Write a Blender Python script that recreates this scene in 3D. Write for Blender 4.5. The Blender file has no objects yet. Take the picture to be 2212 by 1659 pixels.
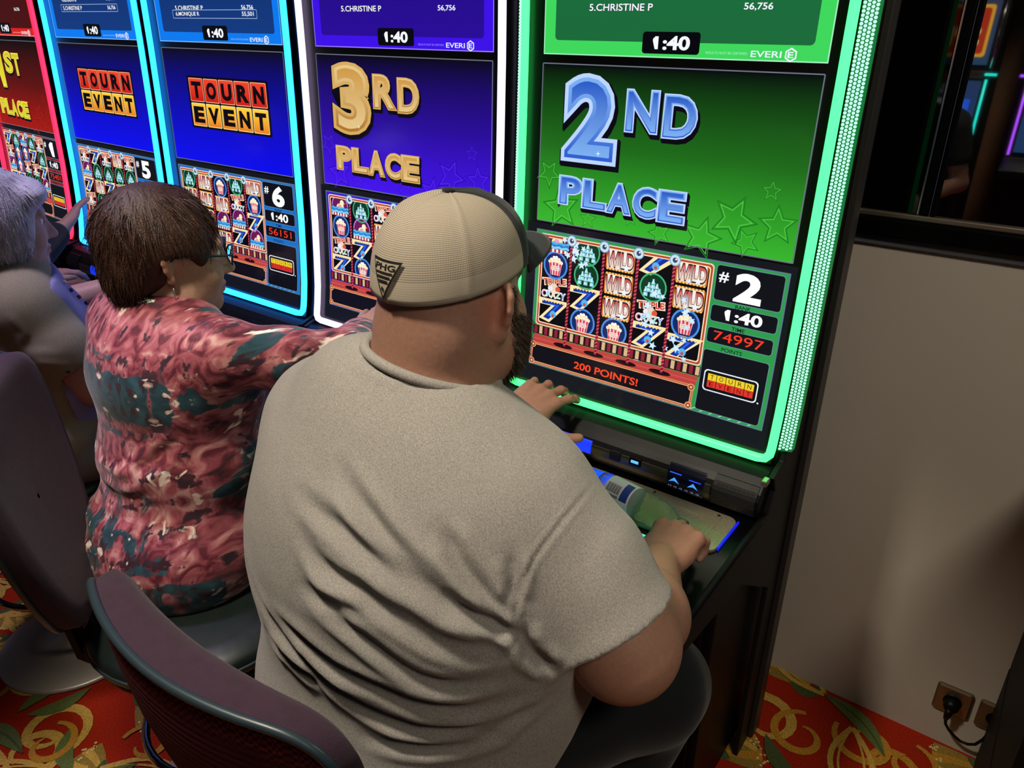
import bpy, bmesh, math, random
import numpy as np
from mathutils import Vector, Matrix, Euler
random.seed(7); rng = np.random.default_rng(7)
SC = bpy.context.scene
COL = SC.collection
PI = math.pi

# ------------------------------------------------------------------ camera, world, lights, exposure
def lin(h):
    if isinstance(h, (tuple, list)): return tuple(h[:3])
    h = h.lstrip('#'); v = [int(h[i:i+2], 16)/255 for i in (0, 2, 4)]
    return tuple(c/12.92 if c <= .04045 else ((c+.055)/1.055)**2.4 for c in v)

cam_d = bpy.data.cameras.new('camera'); cam = bpy.data.objects.new('camera', cam_d); COL.objects.link(cam)
cam_d.sensor_width = 36; cam_d.lens = 36*1669.04/2212; cam_d.clip_start = .02
_R = ((0.80600063, 0.2557133, -0.53382927), (0.59189047, -0.34003087, 0.7307836), (0.00535265, -0.90498051, -0.42541936))
cam.matrix_world = Matrix(((_R[0][0], -_R[0][1], -_R[0][2], 0), (_R[1][0], -_R[1][1], -_R[1][2], 0),
                           (_R[2][0], -_R[2][1], -_R[2][2], 1.7), (0, 0, 0, 1)))
SC.camera = cam
SC.view_settings.view_transform = 'Standard'; SC.view_settings.look = 'None'
SC.view_settings.exposure = 0.0; SC.view_settings.gamma = 1.0; SC.view_settings.use_curve_mapping = False
SC.cycles.use_denoising = True
SC.cycles.max_bounces = 8; SC.cycles.sample_clamp_indirect = 4.0

world = bpy.data.worlds.new('world'); SC.world = world; world.use_nodes = True
bg = world.node_tree.nodes['Background']; bg.inputs[0].default_value = (.62, .66, .85, 1); bg.inputs[1].default_value = .05

def lamp(name, kind, loc, target, power, col, size=.3, spot=1.0, blend=.4):
    d = bpy.data.lights.new(name, kind); d.energy = power; d.color = col
    if kind == 'AREA': d.shape = 'DISK'; d.size = size
    if kind == 'SPOT': d.spot_size = spot; d.spot_blend = blend; d.shadow_soft_size = size
    o = bpy.data.objects.new(name, d); COL.objects.link(o); o.location = loc
    o.rotation_euler = (Vector(target)-Vector(loc)).to_track_quat('-Z', 'Y').to_euler()
    return o
WARM = (1.0, .89, .72); COOL = (.72, .80, 1.0)
CEIL = 2.95
LAMPS = [(-1.0, .05, WARM, 29, (-.82, .62, 1.0)), (.91, .06, WARM, 25, (-.15, 1.8, 1.15)), (-2.15, .35, (.50, .42, 1.0), 14, (-2.1, .75, .9)),  # last one: violet spot added to imitate blue screen spill at left
         (-.30, -.15, WARM, 5, (-.6, -.7, .9)), (-.3, -2.2, WARM, 22, (-.6, -2.6, .8)), (-2.15, .40, WARM, 8, (-2.06, .72, .9))]  # fill spots added for the bystander and far bank; last aimed at white-haired woman
for i, (x, y, c, p, tg) in enumerate(LAMPS):
    lamp('downlight_or_fill_lamp', 'SPOT', (x, y, CEIL-.06), tg, p*6.5, c, size=(.12, .30, .15, .1, .1, .1)[i], spot=(.95, 1.25, 1.25, 1.25, 1.25, 1.25)[i], blend=.6)

# ------------------------------------------------------------------ materials
MATS = {}
def mat(name, col, rough=.5, metal=0, spec=.5, emit=None, es=1.0, noise=None, bump=None, trans=0, alpha=1, sub=0, coat=0, sheen=0, ior=None):
    if name in MATS: return MATS[name]
    m = bpy.data.materials.new(name); m.use_nodes = True; MATS[name] = m
    nt = m.node_tree; b = nt.nodes['Principled BSDF']
    b.inputs['Base Color'].default_value = (*lin(col), 1); b.inputs['Roughness'].default_value = rough
    b.inputs['Metallic'].default_value = metal; b.inputs['Specular IOR Level'].default_value = spec
    b.inputs['Transmission Weight'].default_value = trans; b.inputs['Alpha'].default_value = alpha
    b.inputs['Coat Weight'].default_value = coat; b.inputs['Sheen Weight'].default_value = sheen
    if ior: b.inputs['IOR'].default_value = ior
    if sub: b.inputs['Subsurface Weight'].default_value = sub; b.inputs['Subsurface Radius'].default_value = (.012, .005, .003); b.inputs['Subsurface Scale'].default_value = 1
    if emit is not None: b.inputs['Emission Color'].default_value = (*lin(emit), 1); b.inputs['Emission Strength'].default_value = es
    if noise:
        sc, amt, c2 = noise[:3]
        tc = nt.nodes.new('ShaderNodeTexCoord'); mp = nt.nodes.new('ShaderNodeMapping'); n = nt.nodes.new('ShaderNodeTexNoise')
        mp.inputs['Scale'].default_value = noise[3] if len(noise) > 3 else (1, 1, 1)
        n.inputs['Scale'].default_value = sc; n.inputs['Detail'].default_value = 4
        nt.links.new(tc.outputs['Object'], mp.inputs[0]); nt.links.new(mp.outputs[0], n.inputs['Vector'])
        r = nt.nodes.new('ShaderNodeValToRGB'); r.color_ramp.elements[0].position = .5-amt; r.color_ramp.elements[1].position = .5+amt
        r.color_ramp.elements[0].color = (*lin(col), 1); r.color_ramp.elements[1].color = (*lin(c2), 1)
        nt.links.new(n.outputs['Fac'], r.inputs[0]); nt.links.new(r.outputs[0], b.inputs['Base Color'])
    if bump:
        sc, st, ds = bump
        tc = nt.nodes.new('ShaderNodeTexCoord'); n2 = nt.nodes.new('ShaderNodeTexNoise'); n2.inputs['Scale'].default_value = sc; n2.inputs['Detail'].default_value = 3
        bp = nt.nodes.new('ShaderNodeBump'); bp.inputs['Strength'].default_value = st; bp.inputs['Distance'].default_value = ds
        nt.links.new(tc.outputs['Object'], n2.inputs['Vector']); nt.links.new(n2.outputs['Fac'], bp.inputs['Height']); nt.links.new(bp.outputs[0], b.inputs['Normal'])
    return m
def attr_mat(name, emit=0.0, rough=.5, spec=.5, base=True, noise=0, nscale=300, bump=0, sheen=0, sub=0):
    """Base colour and / or emission from the mesh's own colour attribute."""
    if name in MATS: return MATS[name]
    m = bpy.data.materials.new(name); m.use_nodes = True; MATS[name] = m
    nt = m.node_tree; b = nt.nodes['Principled BSDF']
    a = nt.nodes.new('ShaderNodeAttribute'); a.attribute_name = 'Col'
    b.inputs['Roughness'].default_value = rough; b.inputs['Specular IOR Level'].default_value = spec; b.inputs['Sheen Weight'].default_value = sheen
    if sub: b.inputs['Subsurface Weight'].default_value = sub; b.inputs['Subsurface Radius'].default_value = (.012, .005, .003); b.inputs['Subsurface Scale'].default_value = 1
    out = a.outputs['Color']
    if noise:
        tc = nt.nodes.new('ShaderNodeTexCoord'); n = nt.nodes.new('ShaderNodeTexNoise'); n.inputs['Scale'].default_value = nscale; n.inputs['Detail'].default_value = 4
        nt.links.new(tc.outputs['Object'], n.inputs['Vector'])
        mr = nt.nodes.new('ShaderNodeMapRange'); mr.inputs[1].default_value = .25; mr.inputs[2].default_value = .75; mr.inputs[3].default_value = 1-noise; mr.inputs[4].default_value = 1+noise
        nt.links.new(n.outputs['Fac'], mr.inputs[0])
        vm = nt.nodes.new('ShaderNodeVectorMath'); vm.operation = 'SCALE'; nt.links.new(out, vm.inputs[0]); nt.links.new(mr.outputs[0], vm.inputs['Scale']); out = vm.outputs[0]
        if bump:
            bp = nt.nodes.new('ShaderNodeBump'); bp.inputs['Strength'].default_value = bump; bp.inputs['Distance'].default_value = .003
            nt.links.new(n.outputs['Fac'], bp.inputs['Height']); nt.links.new(bp.outputs[0], b.inputs['Normal'])
    if base: nt.links.new(out, b.inputs['Base Color'])
    else: b.inputs['Base Color'].default_value = (.004, .004, .005, 1)
    if emit: nt.links.new(out, b.inputs['Emission Color']); b.inputs['Emission Strength'].default_value = emit
    return m

# ------------------------------------------------------------------ object helpers
def link(o, parent=None):
    COL.objects.link(o)
    if parent is not None: o.parent = parent
    return o
def tag(o, label=None, cat=None, group=None, kind=None):
    if label: o['label'] = label
    if cat: o['category'] = cat
    if group: o['group'] = group
    if kind: o['kind'] = kind
    return o
def empty(name, loc=(0, 0, 0), rz=0):
    o = bpy.data.objects.new(name, None); COL.objects.link(o); o.location = loc; o.rotation_euler = (0, 0, rz); o.empty_display_size = .1
    return o
def mesh_obj(name, V, F, mats, parent=None, fm=None, smooth=False, off=(0, 0, 0), cols=None, bevel=0, uv=None):
    me = bpy.data.meshes.new(name)
    V = np.asarray(V, float)+np.asarray(off, float)
    me.from_pydata(V.tolist(), [], [tuple(int(i) for i in f) for f in F])
    for m in (mats if isinstance(mats, (list, tuple)) else [mats]): me.materials.append(m)
    if fm is not None: me.polygons.foreach_set('material_index', np.asarray(fm, np.int32))
    if smooth: me.polygons.foreach_set('use_smooth', np.ones(len(me.polygons), bool))
    if cols is not None:
        at = me.color_attributes.new('Col', 'FLOAT_COLOR', 'POINT')
        c = np.ones((len(V), 4), np.float32); c[:, :3] = cols; at.data.foreach_set('color', c.ravel())
    if uv is not None:
        l = me.uv_layers.new(name='UVMap'); li = np.zeros(len(me.loops), np.int32); me.loops.foreach_get('vertex_index', li)
        l.data.foreach_set('uv', np.asarray(uv, np.float32)[li].ravel())
    me.update()
    o = link(bpy.data.objects.new(name, me), parent)
    if bevel:
        b = o.modifiers.new('bevel', 'BEVEL'); b.width = bevel; b.segments = 2; b.limit_method = 'ANGLE'
    return o
class MB:
    """Collects shapes, then builds ONE mesh object."""
    def __init__(s): s.V = []; s.F = []; s.M = []; s.m = 0
    def add(s, V, F):
        n = len(s.V); s.V += [tuple(v) for v in V]; s.F += [tuple(i+n for i in f) for f in F]; s.M += [s.m]*len(F); return s
    def box(s, x0, x1, y0, y1, z0, z1):
        V = [(x, y, z) for x in (x0, x1) for y in (y0, y1) for z in (z0, z1)]
        return s.add(V, [(0, 1, 3, 2), (4, 6, 7, 5), (0, 4, 5, 1), (2, 3, 7, 6), (0, 2, 6, 4), (1, 5, 7, 3)])
    def prism_x(s, prof, x0, x1):
        """profile of (y, z) points extruded along x"""
        n = len(prof); V = [(x0, y, z) for y, z in prof]+[(x1, y, z) for y, z in prof]
        F = [(i, (i+1) % n, n+(i+1) % n, n+i) for i in range(n)]+[tuple(range(n))[::-1], tuple(range(n, 2*n))]
        return s.add(V, F)
    def prism_z(s, prof, z0, z1):
        n = len(prof); V = [(x, y, z0) for x, y in prof]+[(x, y, z1) for x, y in prof]
        F = [(i, (i+1) % n, n+(i+1) % n, n+i) for i in range(n)]+[tuple(range(n))[::-1], tuple(range(n, 2*n))]
        return s.add(V, F)
    def tube(s, P, r, seg=8, closed=False, cap=True):
        P = [Vector(p) for p in P]; n = len(P); R = r if isinstance(r, (list, tuple)) else [r]*n
        rings = []; up = None
        for i in range(n):
            a = P[i-1] if (i > 0 or closed) else P[i]; b = P[(i+1) % n] if (i < n-1 or closed) else P[i]
            t = (b-a).normalized()
            if up is None: up = t.orthogonal().normalized()
            up = (up-t*up.dot(t)).normalized(); sd = t.cross(up)
            rings.append([P[i]+(up*math.cos(k*2*PI/seg)+sd*math.sin(k*2*PI/seg))*R[i] for k in range(seg)])
        V = [v for rg in rings for v in rg]; F = []
        for i in range(n if closed else n-1):
            j = (i+1) % n
            for k in range(seg): F.append((i*seg+k, i*seg+(k+1) % seg, j*seg+(k+1) % seg, j*seg+k))
        if cap and not closed: F += [tuple(range(seg))[::-1], tuple((n-1)*seg+k for k in range(seg))]
        return s.add(V, F)
    def lathe(s, prof, seg=32, c=(0, 0, 0), axis='z'):
        V = []; F = []; n = len(prof)
        for k in range(seg):
            a = 2*PI*k/seg; ca, sa = math.cos(a), math.sin(a)
            for r, h in prof:
                p = (r*ca, r*sa, h) if axis == 'z' else ((h, r*ca, r*sa) if axis == 'x' else (r*sa, h, r*ca))
                V.append((p[0]+c[0], p[1]+c[1], p[2]+c[2]))
        for k in range(seg):
            j = (k+1) % seg
            for i in range(n-1): F.append((k*n+i, j*n+i, j*n+i+1, k*n+i+1))
        F.append(tuple(k*n for k in range(seg))[::-1]); F.append(tuple(k*n+n-1 for k in range(seg)))
        return s.add(V, F)
    def ellipsoid(s, c, r, seg=16, rings=10):
        V = []; F = []
        for i in range(rings+1):
            t = PI*i/rings
            for k in range(seg):
                a = 2*PI*k/seg; V.append((c[0]+r[0]*math.sin(t)*math.cos(a), c[1]+r[1]*math.sin(t)*math.sin(a), c[2]+r[2]*math.cos(t)))
        for i in range(rings):
            for k in range(seg): F.append((i*seg+k, (i+1)*seg+k, (i+1)*seg+(k+1) % seg, i*seg+(k+1) % seg))
        return s.add(V, F)
    def build(s, name, mats, parent=None, smooth=False, off=(0, 0, 0), bevel=0):
        return mesh_obj(name, s.V, s.F, mats, parent, s.M, smooth, off, None, bevel)
def rrect(x0, x1, y0, y1, r, n=5):
    P = []
    for cx, cy, a0 in ((x1-r, y1-r, 0), (x0+r, y1-r, 90), (x0+r, y0+r, 180), (x1-r, y0+r, 270)):
        for k in range(n+1):
            a = math.radians(a0+90*k/n); P.append((cx+r*math.cos(a), cy+r*math.sin(a)))
    return P

# ------------------------------------------------------------------ flat artwork (screens, labels, carpet)
_TXT = {}
def text_tris(s, off=0.0, shear=0.0):
    k = (s, off, shear)
    if k in _TXT: return _TXT[k]
    cu = bpy.data.curves.new('t', 'FONT'); cu.body = s; cu.size = 1; cu.offset = off; cu.shear = shear; cu.resolution_u = 4
    o = bpy.data.objects.new('t', cu); COL.objects.link(o)
    dg = bpy.context.evaluated_depsgraph_get(); ev = o.evaluated_get(dg); me = ev.to_mesh()
    V = np.array([v.co[:2] for v in me.vertices]); me.calc_loop_triangles(); T = np.array([t.vertices[:] for t in me.loop_triangles])
    ev.to_mesh_clear(); bpy.data.objects.remove(o); bpy.data.curves.remove(cu)
    _TXT[k] = (V, T); return V, T
class Art:
    """2-D coloured shapes in paint order; placed on a surface by a mapping (x, z, lift) -> point."""
    def __init__(s): s.items = []; s.lay = 0
    def put(s, V, F, col, lay=None):
        if lay is None: s.lay += 1; lay = s.lay
        s.items.append((np.asarray(V, float), F, col, lay)); return s
    def poly(s, P, col, lay=None): return s.put(P, [tuple(range(len(P)))], col, lay)
    def rect(s, x0, x1, z0, z1, col, lay=None): return s.poly([(x0, z0), (x1, z0), (x1, z1), (x0, z1)], col, lay)
    def rr(s, x0, x1, z0, z1, r, col, lay=None): return s.poly(rrect(x0, x1, z0, z1, r), col, lay)
    def ring(s, P, Q, col, lay=None):
        n = len(P); return s.put(list(P)+list(Q), [(i, (i+1) % n, n+(i+1) % n, n+i) for i in range(n)], col, lay)
    def frame(s, x0, x1, z0, z1, w, r, col, lay=None):
        return s.ring(rrect(x0, x1, z0, z1, r), rrect(x0+w, x1-w, z0+w, z1-w, max(r-w, .0005)), col, lay)
    def disc(s, x, z, r, col, lay=None, rz=None, n=20):
        return s.poly([(x+r*math.cos(2*PI*k/n), z+(rz or r)*math.sin(2*PI*k/n)) for k in range(n)], col, lay)
    def circ(s, x, z, r, w, col, lay=None, n=24, a0=0, a1=360):
        m = n if a1-a0 < 360 else n
        A = [math.radians(a0+(a1-a0)*k/m) for k in range(m+1)]
        V = [(x+r*math.cos(a), z+r*math.sin(a)) for a in A]+[(x+(r-w)*math.cos(a), z+(r-w)*math.sin(a)) for a in A]
        return s.put(V, [(i, i+1, m+2+i, m+1+i) for i in range(m)], col, lay)
    def star(s, x, z, r, col, lay=None, k=.45, rot=90, n=5):
        return s.poly([(x+(r if i % 2 == 0 else r*k)*math.cos(math.radians(rot+i*180/n)), z+(r if i % 2 == 0 else r*k)*math.sin(math.radians(rot+i*180/n))) for i in range(2*n)], col, lay)
    def starline(s, x, z, r, w, col, lay=None, rot=90, k=.45):
        f = lambda q: [(x+(q if i % 2 == 0 else q*k)*math.cos(math.radians(rot+i*36)), z+(q if i % 2 == 0 else q*k)*math.sin(math.radians(rot+i*36))) for i in range(10)]
        return s.ring(f(r), f(r-w), col, lay)
    def strip(s, P, w, col, lay=None):
        """ribbon along a polyline with a width (or width per point)"""
        P = [Vector(p) for p in P]; n = len(P); W = w if isinstance(w, (list, tuple)) else [w]*n; L = []; R = []
        for i in range(n):
            t = (P[min(i+1, n-1)]-P[max(i-1, 0)]).normalized(); q = Vector((-t.y, t.x))*W[i]/2; L.append(P[i]+q); R.append(P[i]-q)
        return s.put([tuple(p) for p in L+R], [(i, i+1, n+i+1, n+i) for i in range(n-1)], col, lay)
    def text(s, t, x0, x1, z0, z1, col, lay=None, off=0.0, ref=None, rot=0):
        """text fitted to a box; ref = offset whose bounds set the fit (so outlines stay registered)"""
        if t == '1':
            e = off*(x1-x0)*.9; a, b, c, d = x0-e, x1+e, z0-e, z1+e; w = .56*(x1-x0)
            return s.poly([(b-w-2*e, c), (b, c), (b, d), (b-w-e, d), (a, d-.20*(d-c)), (a, d-.36*(d-c)), (b-w-2*e, d-.27*(d-c))], col, lay)
        if t == '1:40':
            s.text('1', x0, x0+.15*(x1-x0), z0, z1, col, lay, off*.25); return s.text(':40', x0+.30*(x1-x0), x1, z0, z1, col, lay, off, ref)
        Vr, _ = text_tris(t, ref if ref is not None else off); V, T = text_tris(t, off)
        a, b = Vr.min(0), Vr.max(0); k = np.array([(x1-x0)/max(b[0]-a[0], 1e-6), (z1-z0)/max(b[1]-a[1], 1e-6)])
        W = (V-a)*k+np.array([x0, z0])
        if rot:
            c = np.array([(x0+x1)/2, (z0+z1)/2]); ca, sa = math.cos(math.radians(rot)), math.sin(math.radians(rot)); W = (W-c)@np.array([[ca, sa], [-sa, ca]])+c
        return s.put(W, [tuple(q) for q in T], col, lay)
    def build(s, name, mat_, parent, fmap, cuts=(), xcuts=(), lift=.00018, off=(0, 0, 0), clip=None):
        bm = bmesh.new(); la = bm.verts.layers.int.new('lay'); li = bm.verts.layers.int.new('it')
        for k, (V, F, col, lay) in enumerate(s.items):
            vs = [bm.verts.new((x, z, 0)) for x, z in V]
            for v in vs: v[la] = lay; v[li] = k
            for f in F:
                try: bm.faces.new([vs[i] for i in f])
                except ValueError: pass
        big = [f for f in bm.faces if len(f.verts) > 4]
        bmesh.ops.triangulate(bm, faces=big)
        def cut(co, no, **kw): bmesh.ops.bisect_plane(bm, geom=bm.verts[:]+bm.edges[:]+bm.faces[:], plane_co=co, plane_no=no, dist=1e-6, **kw)
        for c in cuts: cut((0, c, 0), (0, 1, 0))
        for c in xcuts: cut((c, 0, 0), (1, 0, 0))
        if clip:
            x0, x1, z0, z1 = clip
            cut((x0, 0, 0), (-1, 0, 0), clear_outer=True); cut((x1, 0, 0), (1, 0, 0), clear_outer=True)
            cut((0, z0, 0), (0, -1, 0), clear_outer=True); cut((0, z1, 0), (0, 1, 0), clear_outer=True)
        bm.verts.index_update(); n = len(bm.verts); lay = np.zeros(n, int); it = np.full(n, -1)
        for v in bm.verts: lay[v.index] = v[la]; it[v.index] = v[li]
        for f in bm.faces:
            m = max(lay[v.index] for v in f.verts); q = max((it[v.index] for v in f.verts if lay[v.index] == m))
            for v in f.verts: lay[v.index] = m; it[v.index] = q
        V = np.array([v.co[:2] for v in bm.verts]); F = [tuple(v.index for v in f.verts) for f in bm.faces]
        bm.free()
        cols = np.zeros((n, 3))
        for k, (_, _, col, _) in enumerate(s.items):
            m = it == k
            if m.any():
                cols[m] = np.array([col(x, z) for x, z in V[m]]) if callable(col) else np.array(lin(col))
        P = np.array([fmap(x, z, l*lift) for (x, z), l in zip(V, lay)])
        return mesh_obj(name, P, F, mat_, parent, cols=cols, off=off)
def grad(z0, c0, z1, c1):
    a, b = np.array(lin(c0)), np.array(lin(c1))
    return lambda x, z: a+(b-a)*min(1, max(0, (z-z0)/(z1-z0)))

# ------------------------------------------------------------------ smooth bodies: signed distances -> one surface
def nrm(v): v = np.asarray(v, float); return v/np.linalg.norm(v)
def cap(a, b, ra, rb=None, k=.02, op='u'): return ('cap', np.array(a, float), np.array(b, float), ra, ra if rb is None else rb, k, op)
def ell(c, r, R=None, k=.03, op='u'): return ('ell', np.array(c, float), np.array(r, float), None if R is None else np.array(R, float), None, k, op)
def cutp(p, n, box=None, k=.003): return ('cut', np.array(p, float), nrm(n), box, None, k, 'cut')
def path(P, R, k=.02): return [cap(P[i], P[i+1], R[i], R[i+1], k) for i in range(len(P)-1)]
def inflate(P, d): return [('ell', p[1], p[2]+d, *p[3:]) if p[0] == 'ell' else (p[0], p[1], p[2], p[3]+d, p[4]+d, *p[5:]) for p in P]
def prim_d(p, X, Y, Z):
    if p[0] == 'cap':
        _, a, b, ra, rb = p[:5]; d = b-a; L = max(d@d, 1e-12)
        x, y, z = X-a[0], Y-a[1], Z-a[2]
        t = np.clip((x*d[0]+y*d[1]+z*d[2])/L, 0, 1)
        return np.sqrt((x-t*d[0])**2+(y-t*d[1])**2+(z-t*d[2])**2)-(ra+(rb-ra)*t)
    if p[0] == 'ell':
        _, c, r, R = p[:4]; x, y, z = X-c[0], Y-c[1], Z-c[2]
        if R is not None: x, y, z = (x*R[0][0]+y*R[1][0]+z*R[2][0], x*R[0][1]+y*R[1][1]+z*R[2][1], x*R[0][2]+y*R[1][2]+z*R[2][2])
        k0 = np.sqrt((x/r[0])**2+(y/r[1])**2+(z/r[2])**2); k1 = np.sqrt((x/r[0]**2)**2+(y/r[1]**2)**2+(z/r[2]**2)**2)
        return k0*(k0-1)/np.maximum(k1, 1e-9)
    return (X-p[1][0])*p[2][0]+(Y-p[1][1])*p[2][1]+(Z-p[1][2])*p[2][2]
def prim_box(p):
    if p[0] == 'cap':
        r = max(p[3], p[4]); return np.minimum(p[1], p[2])-r, np.maximum(p[1], p[2])+r
    r = p[2] if p[3] is None else np.full(3, p[2].max())
    return p[1]-r, p[1]+r
def sdf_surface(prims, h):
    bs = [prim_box(p) for p in prims if p[6] == 'u']
    lo = np.min([b[0] for b in bs], 0)-3*h; hi = np.max([b[1] for b in bs], 0)+3*h
    n = np.ceil((hi-lo)/h).astype(int)+1
    D = np.full(n, .2, np.float32); ax = [(lo[i]+h*np.arange(n[i])).astype(np.float32) for i in range(3)]
    for p in prims:
        k = p[5]
        if p[0] == 'cut':
            b = (lo, hi) if p[3] is None else (np.array(p[3][0]), np.array(p[3][1])); pad = 0
        else: b = prim_box(p); pad = k+3*h
        i0 = np.clip(np.floor((b[0]-pad-lo)/h).astype(int), 0, n); i1 = np.clip(np.ceil((b[1]+pad-lo)/h).astype(int)+1, 0, n)
        if np.any(i1 <= i0): continue
        sl = tuple(slice(i0[i], i1[i]) for i in range(3))
        d = prim_d(p, ax[0][sl[0]][:, None, None], ax[1][sl[1]][None, :, None], ax[2][sl[2]][None, None, :])
        A = D[sl]
        if p[6] == 'u':
            q = np.maximum(k-np.abs(A-d), 0)/k; D[sl] = np.minimum(A, d)-q*q*k*.25
        else:
            d = d if p[6] == 'cut' else -d
            q = np.maximum(k-np.abs(A-d), 0)/k; D[sl] = np.maximum(A, d)+q*q*k*.25
    I = D < 0
    c = [I[i:n[0]-1+i, j:n[1]-1+j, k:n[2]-1+k] for i in (0, 1) for j in (0, 1) for k in (0, 1)]
    s = sum(x.astype(np.int8) for x in c); act = np.argwhere((s > 0) & (s < 8))
    idx = np.full(n-1, -1, np.int32); idx[tuple(act.T)] = np.arange(len(act))
    acc = np.zeros((len(act), 3)); cnt = np.zeros(len(act))
    cor = [(i, j, k) for i in (0, 1) for j in (0, 1) for k in (0, 1)]
    val = {o: D[act[:, 0]+o[0], act[:, 1]+o[1], act[:, 2]+o[2]].astype(float) for o in cor}
    for o in cor:
        for a in range(3):
            if o[a] == 0:
                q = list(o); q[a] = 1; u, v = val[o], val[tuple(q)]; m = (u < 0) != (v < 0)
                t = np.where(m, u/np.where(m, u-v, 1), 0); pt = np.array(o, float)[None].repeat(len(act), 0); pt[:, a] += t
                acc[m] += pt[m]; cnt[m] += 1
    V = lo+(act+acc/cnt[:, None])*h
    F = []
    for a in range(3):
        b, c2 = (a+1) % 3, (a+2) % 3
        sl0 = [slice(None)]*3; sl1 = [slice(None)]*3; sl0[a] = slice(0, -1); sl1[a] = slice(1, None)
        u, v = I[tuple(sl0)], I[tuple(sl1)]; e = np.argwhere(u != v); inn = u[tuple(e.T)]
        ok = (e[:, b] > 0) & (e[:, c2] > 0) & (e[:, b] < n[b]-1) & (e[:, c2] < n[c2]-1); e, inn = e[ok], inn[ok]
        q = []
        for db, dc in ((0, 0), (-1, 0), (-1, -1), (0, -1)):
            w = e.copy(); w[:, b] += db; w[:, c2] += dc; q.append(idx[tuple(w.T)])
        q = np.stack(q, 1); q[~inn] = q[~inn][:, ::-1]; F.append(q)
    F = np.concatenate(F); F = F[(F >= 0).all(1)][:, ::-1]
    F = F[:, ::-1]
    return V, F
def normals(V, F):
    fn = np.cross(V[F[:, 2]]-V[F[:, 0]], V[F[:, 3]]-V[F[:, 1]]); N = np.zeros_like(V)
    for i in range(4): np.add.at(N, F[:, i], fn)
    return N/np.maximum(np.linalg.norm(N, axis=1, keepdims=True), 1e-12)
def relax(V, F, it=2, w=.5):
    E = np.concatenate([F[:, [0, 1]], F[:, [1, 2]], F[:, [2, 3]], F[:, [3, 0]]])
    for _ in range(it):
        S = np.zeros_like(V); c = np.zeros(len(V))
        np.add.at(S, E[:, 0], V[E[:, 1]]); np.add.at(S, E[:, 1], V[E[:, 0]]); np.add.at(c, E[:, 0], 1); np.add.at(c, E[:, 1], 1)
        V = V+w*(S/np.maximum(c, 1)[:, None]-V)
    return V
def seg_dist(V, P):
    """distance to a polyline and the position 0..1 along it"""
    P = np.asarray(P, float); best = np.full(len(V), 1e9); par = np.zeros(len(V)); n = len(P)-1
    for i in range(n):
        d = P[i+1]-P[i]; t = np.clip(((V-P[i])@d)/(d@d), 0, 1); q = np.linalg.norm(V-P[i]-t[:, None]*d, axis=1)
        m = q < best; best[m] = q[m]; par[m] = (i+t[m])/n
    return best, par
def folds(V, F, L):
    """cloth folds: (polyline, width, depth); each a groove with raised lips, fading at the ends"""
    N = normals(V, F); dsp = np.zeros(len(V))
    for P, w, a in L:
        q, t = seg_dist(V, P); x = q/w; taper = np.clip(np.minimum(t, 1-t)*4+.12, 0, 1)
        dsp += a*taper*(-np.exp(-x*x)+.75*np.exp(-((x-1.9)/.95)**2))
    return V+N*dsp[:, None]
def vnoise(V, scale, seed=0):
    """smooth pseudo-noise from a few sine waves"""
    r = np.random.default_rng(seed); s = np.zeros(len(V))
    for _ in range(7):
        d = nrm(r.normal(size=3))*scale*(.6+r.random()*.9); s += np.sin(V@d+r.random()*6.28)
    return s/7
def skin_obj(name, prims, h, mat_, parent, it=1, colf=None, fold=None, off=(0, 0, 0), disp=None):
    V, F = sdf_surface(prims, h)
    V = relax(V, F, it)
    if fold: V = folds(V, F, fold)
    if disp is not None: V = V+normals(V, F)*disp(V)[:, None]
    cols = colf(V) if colf else None
    return mesh_obj(name, V, F, mat_, parent, smooth=True, cols=cols, off=off)
def frame_of(fwd, up):
    y = nrm(fwd); z = np.asarray(up, float); z = nrm(z-y*(z@y)); x = np.cross(y, z); return np.stack([x, y, z], 1)   # columns right, forward, up
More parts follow.
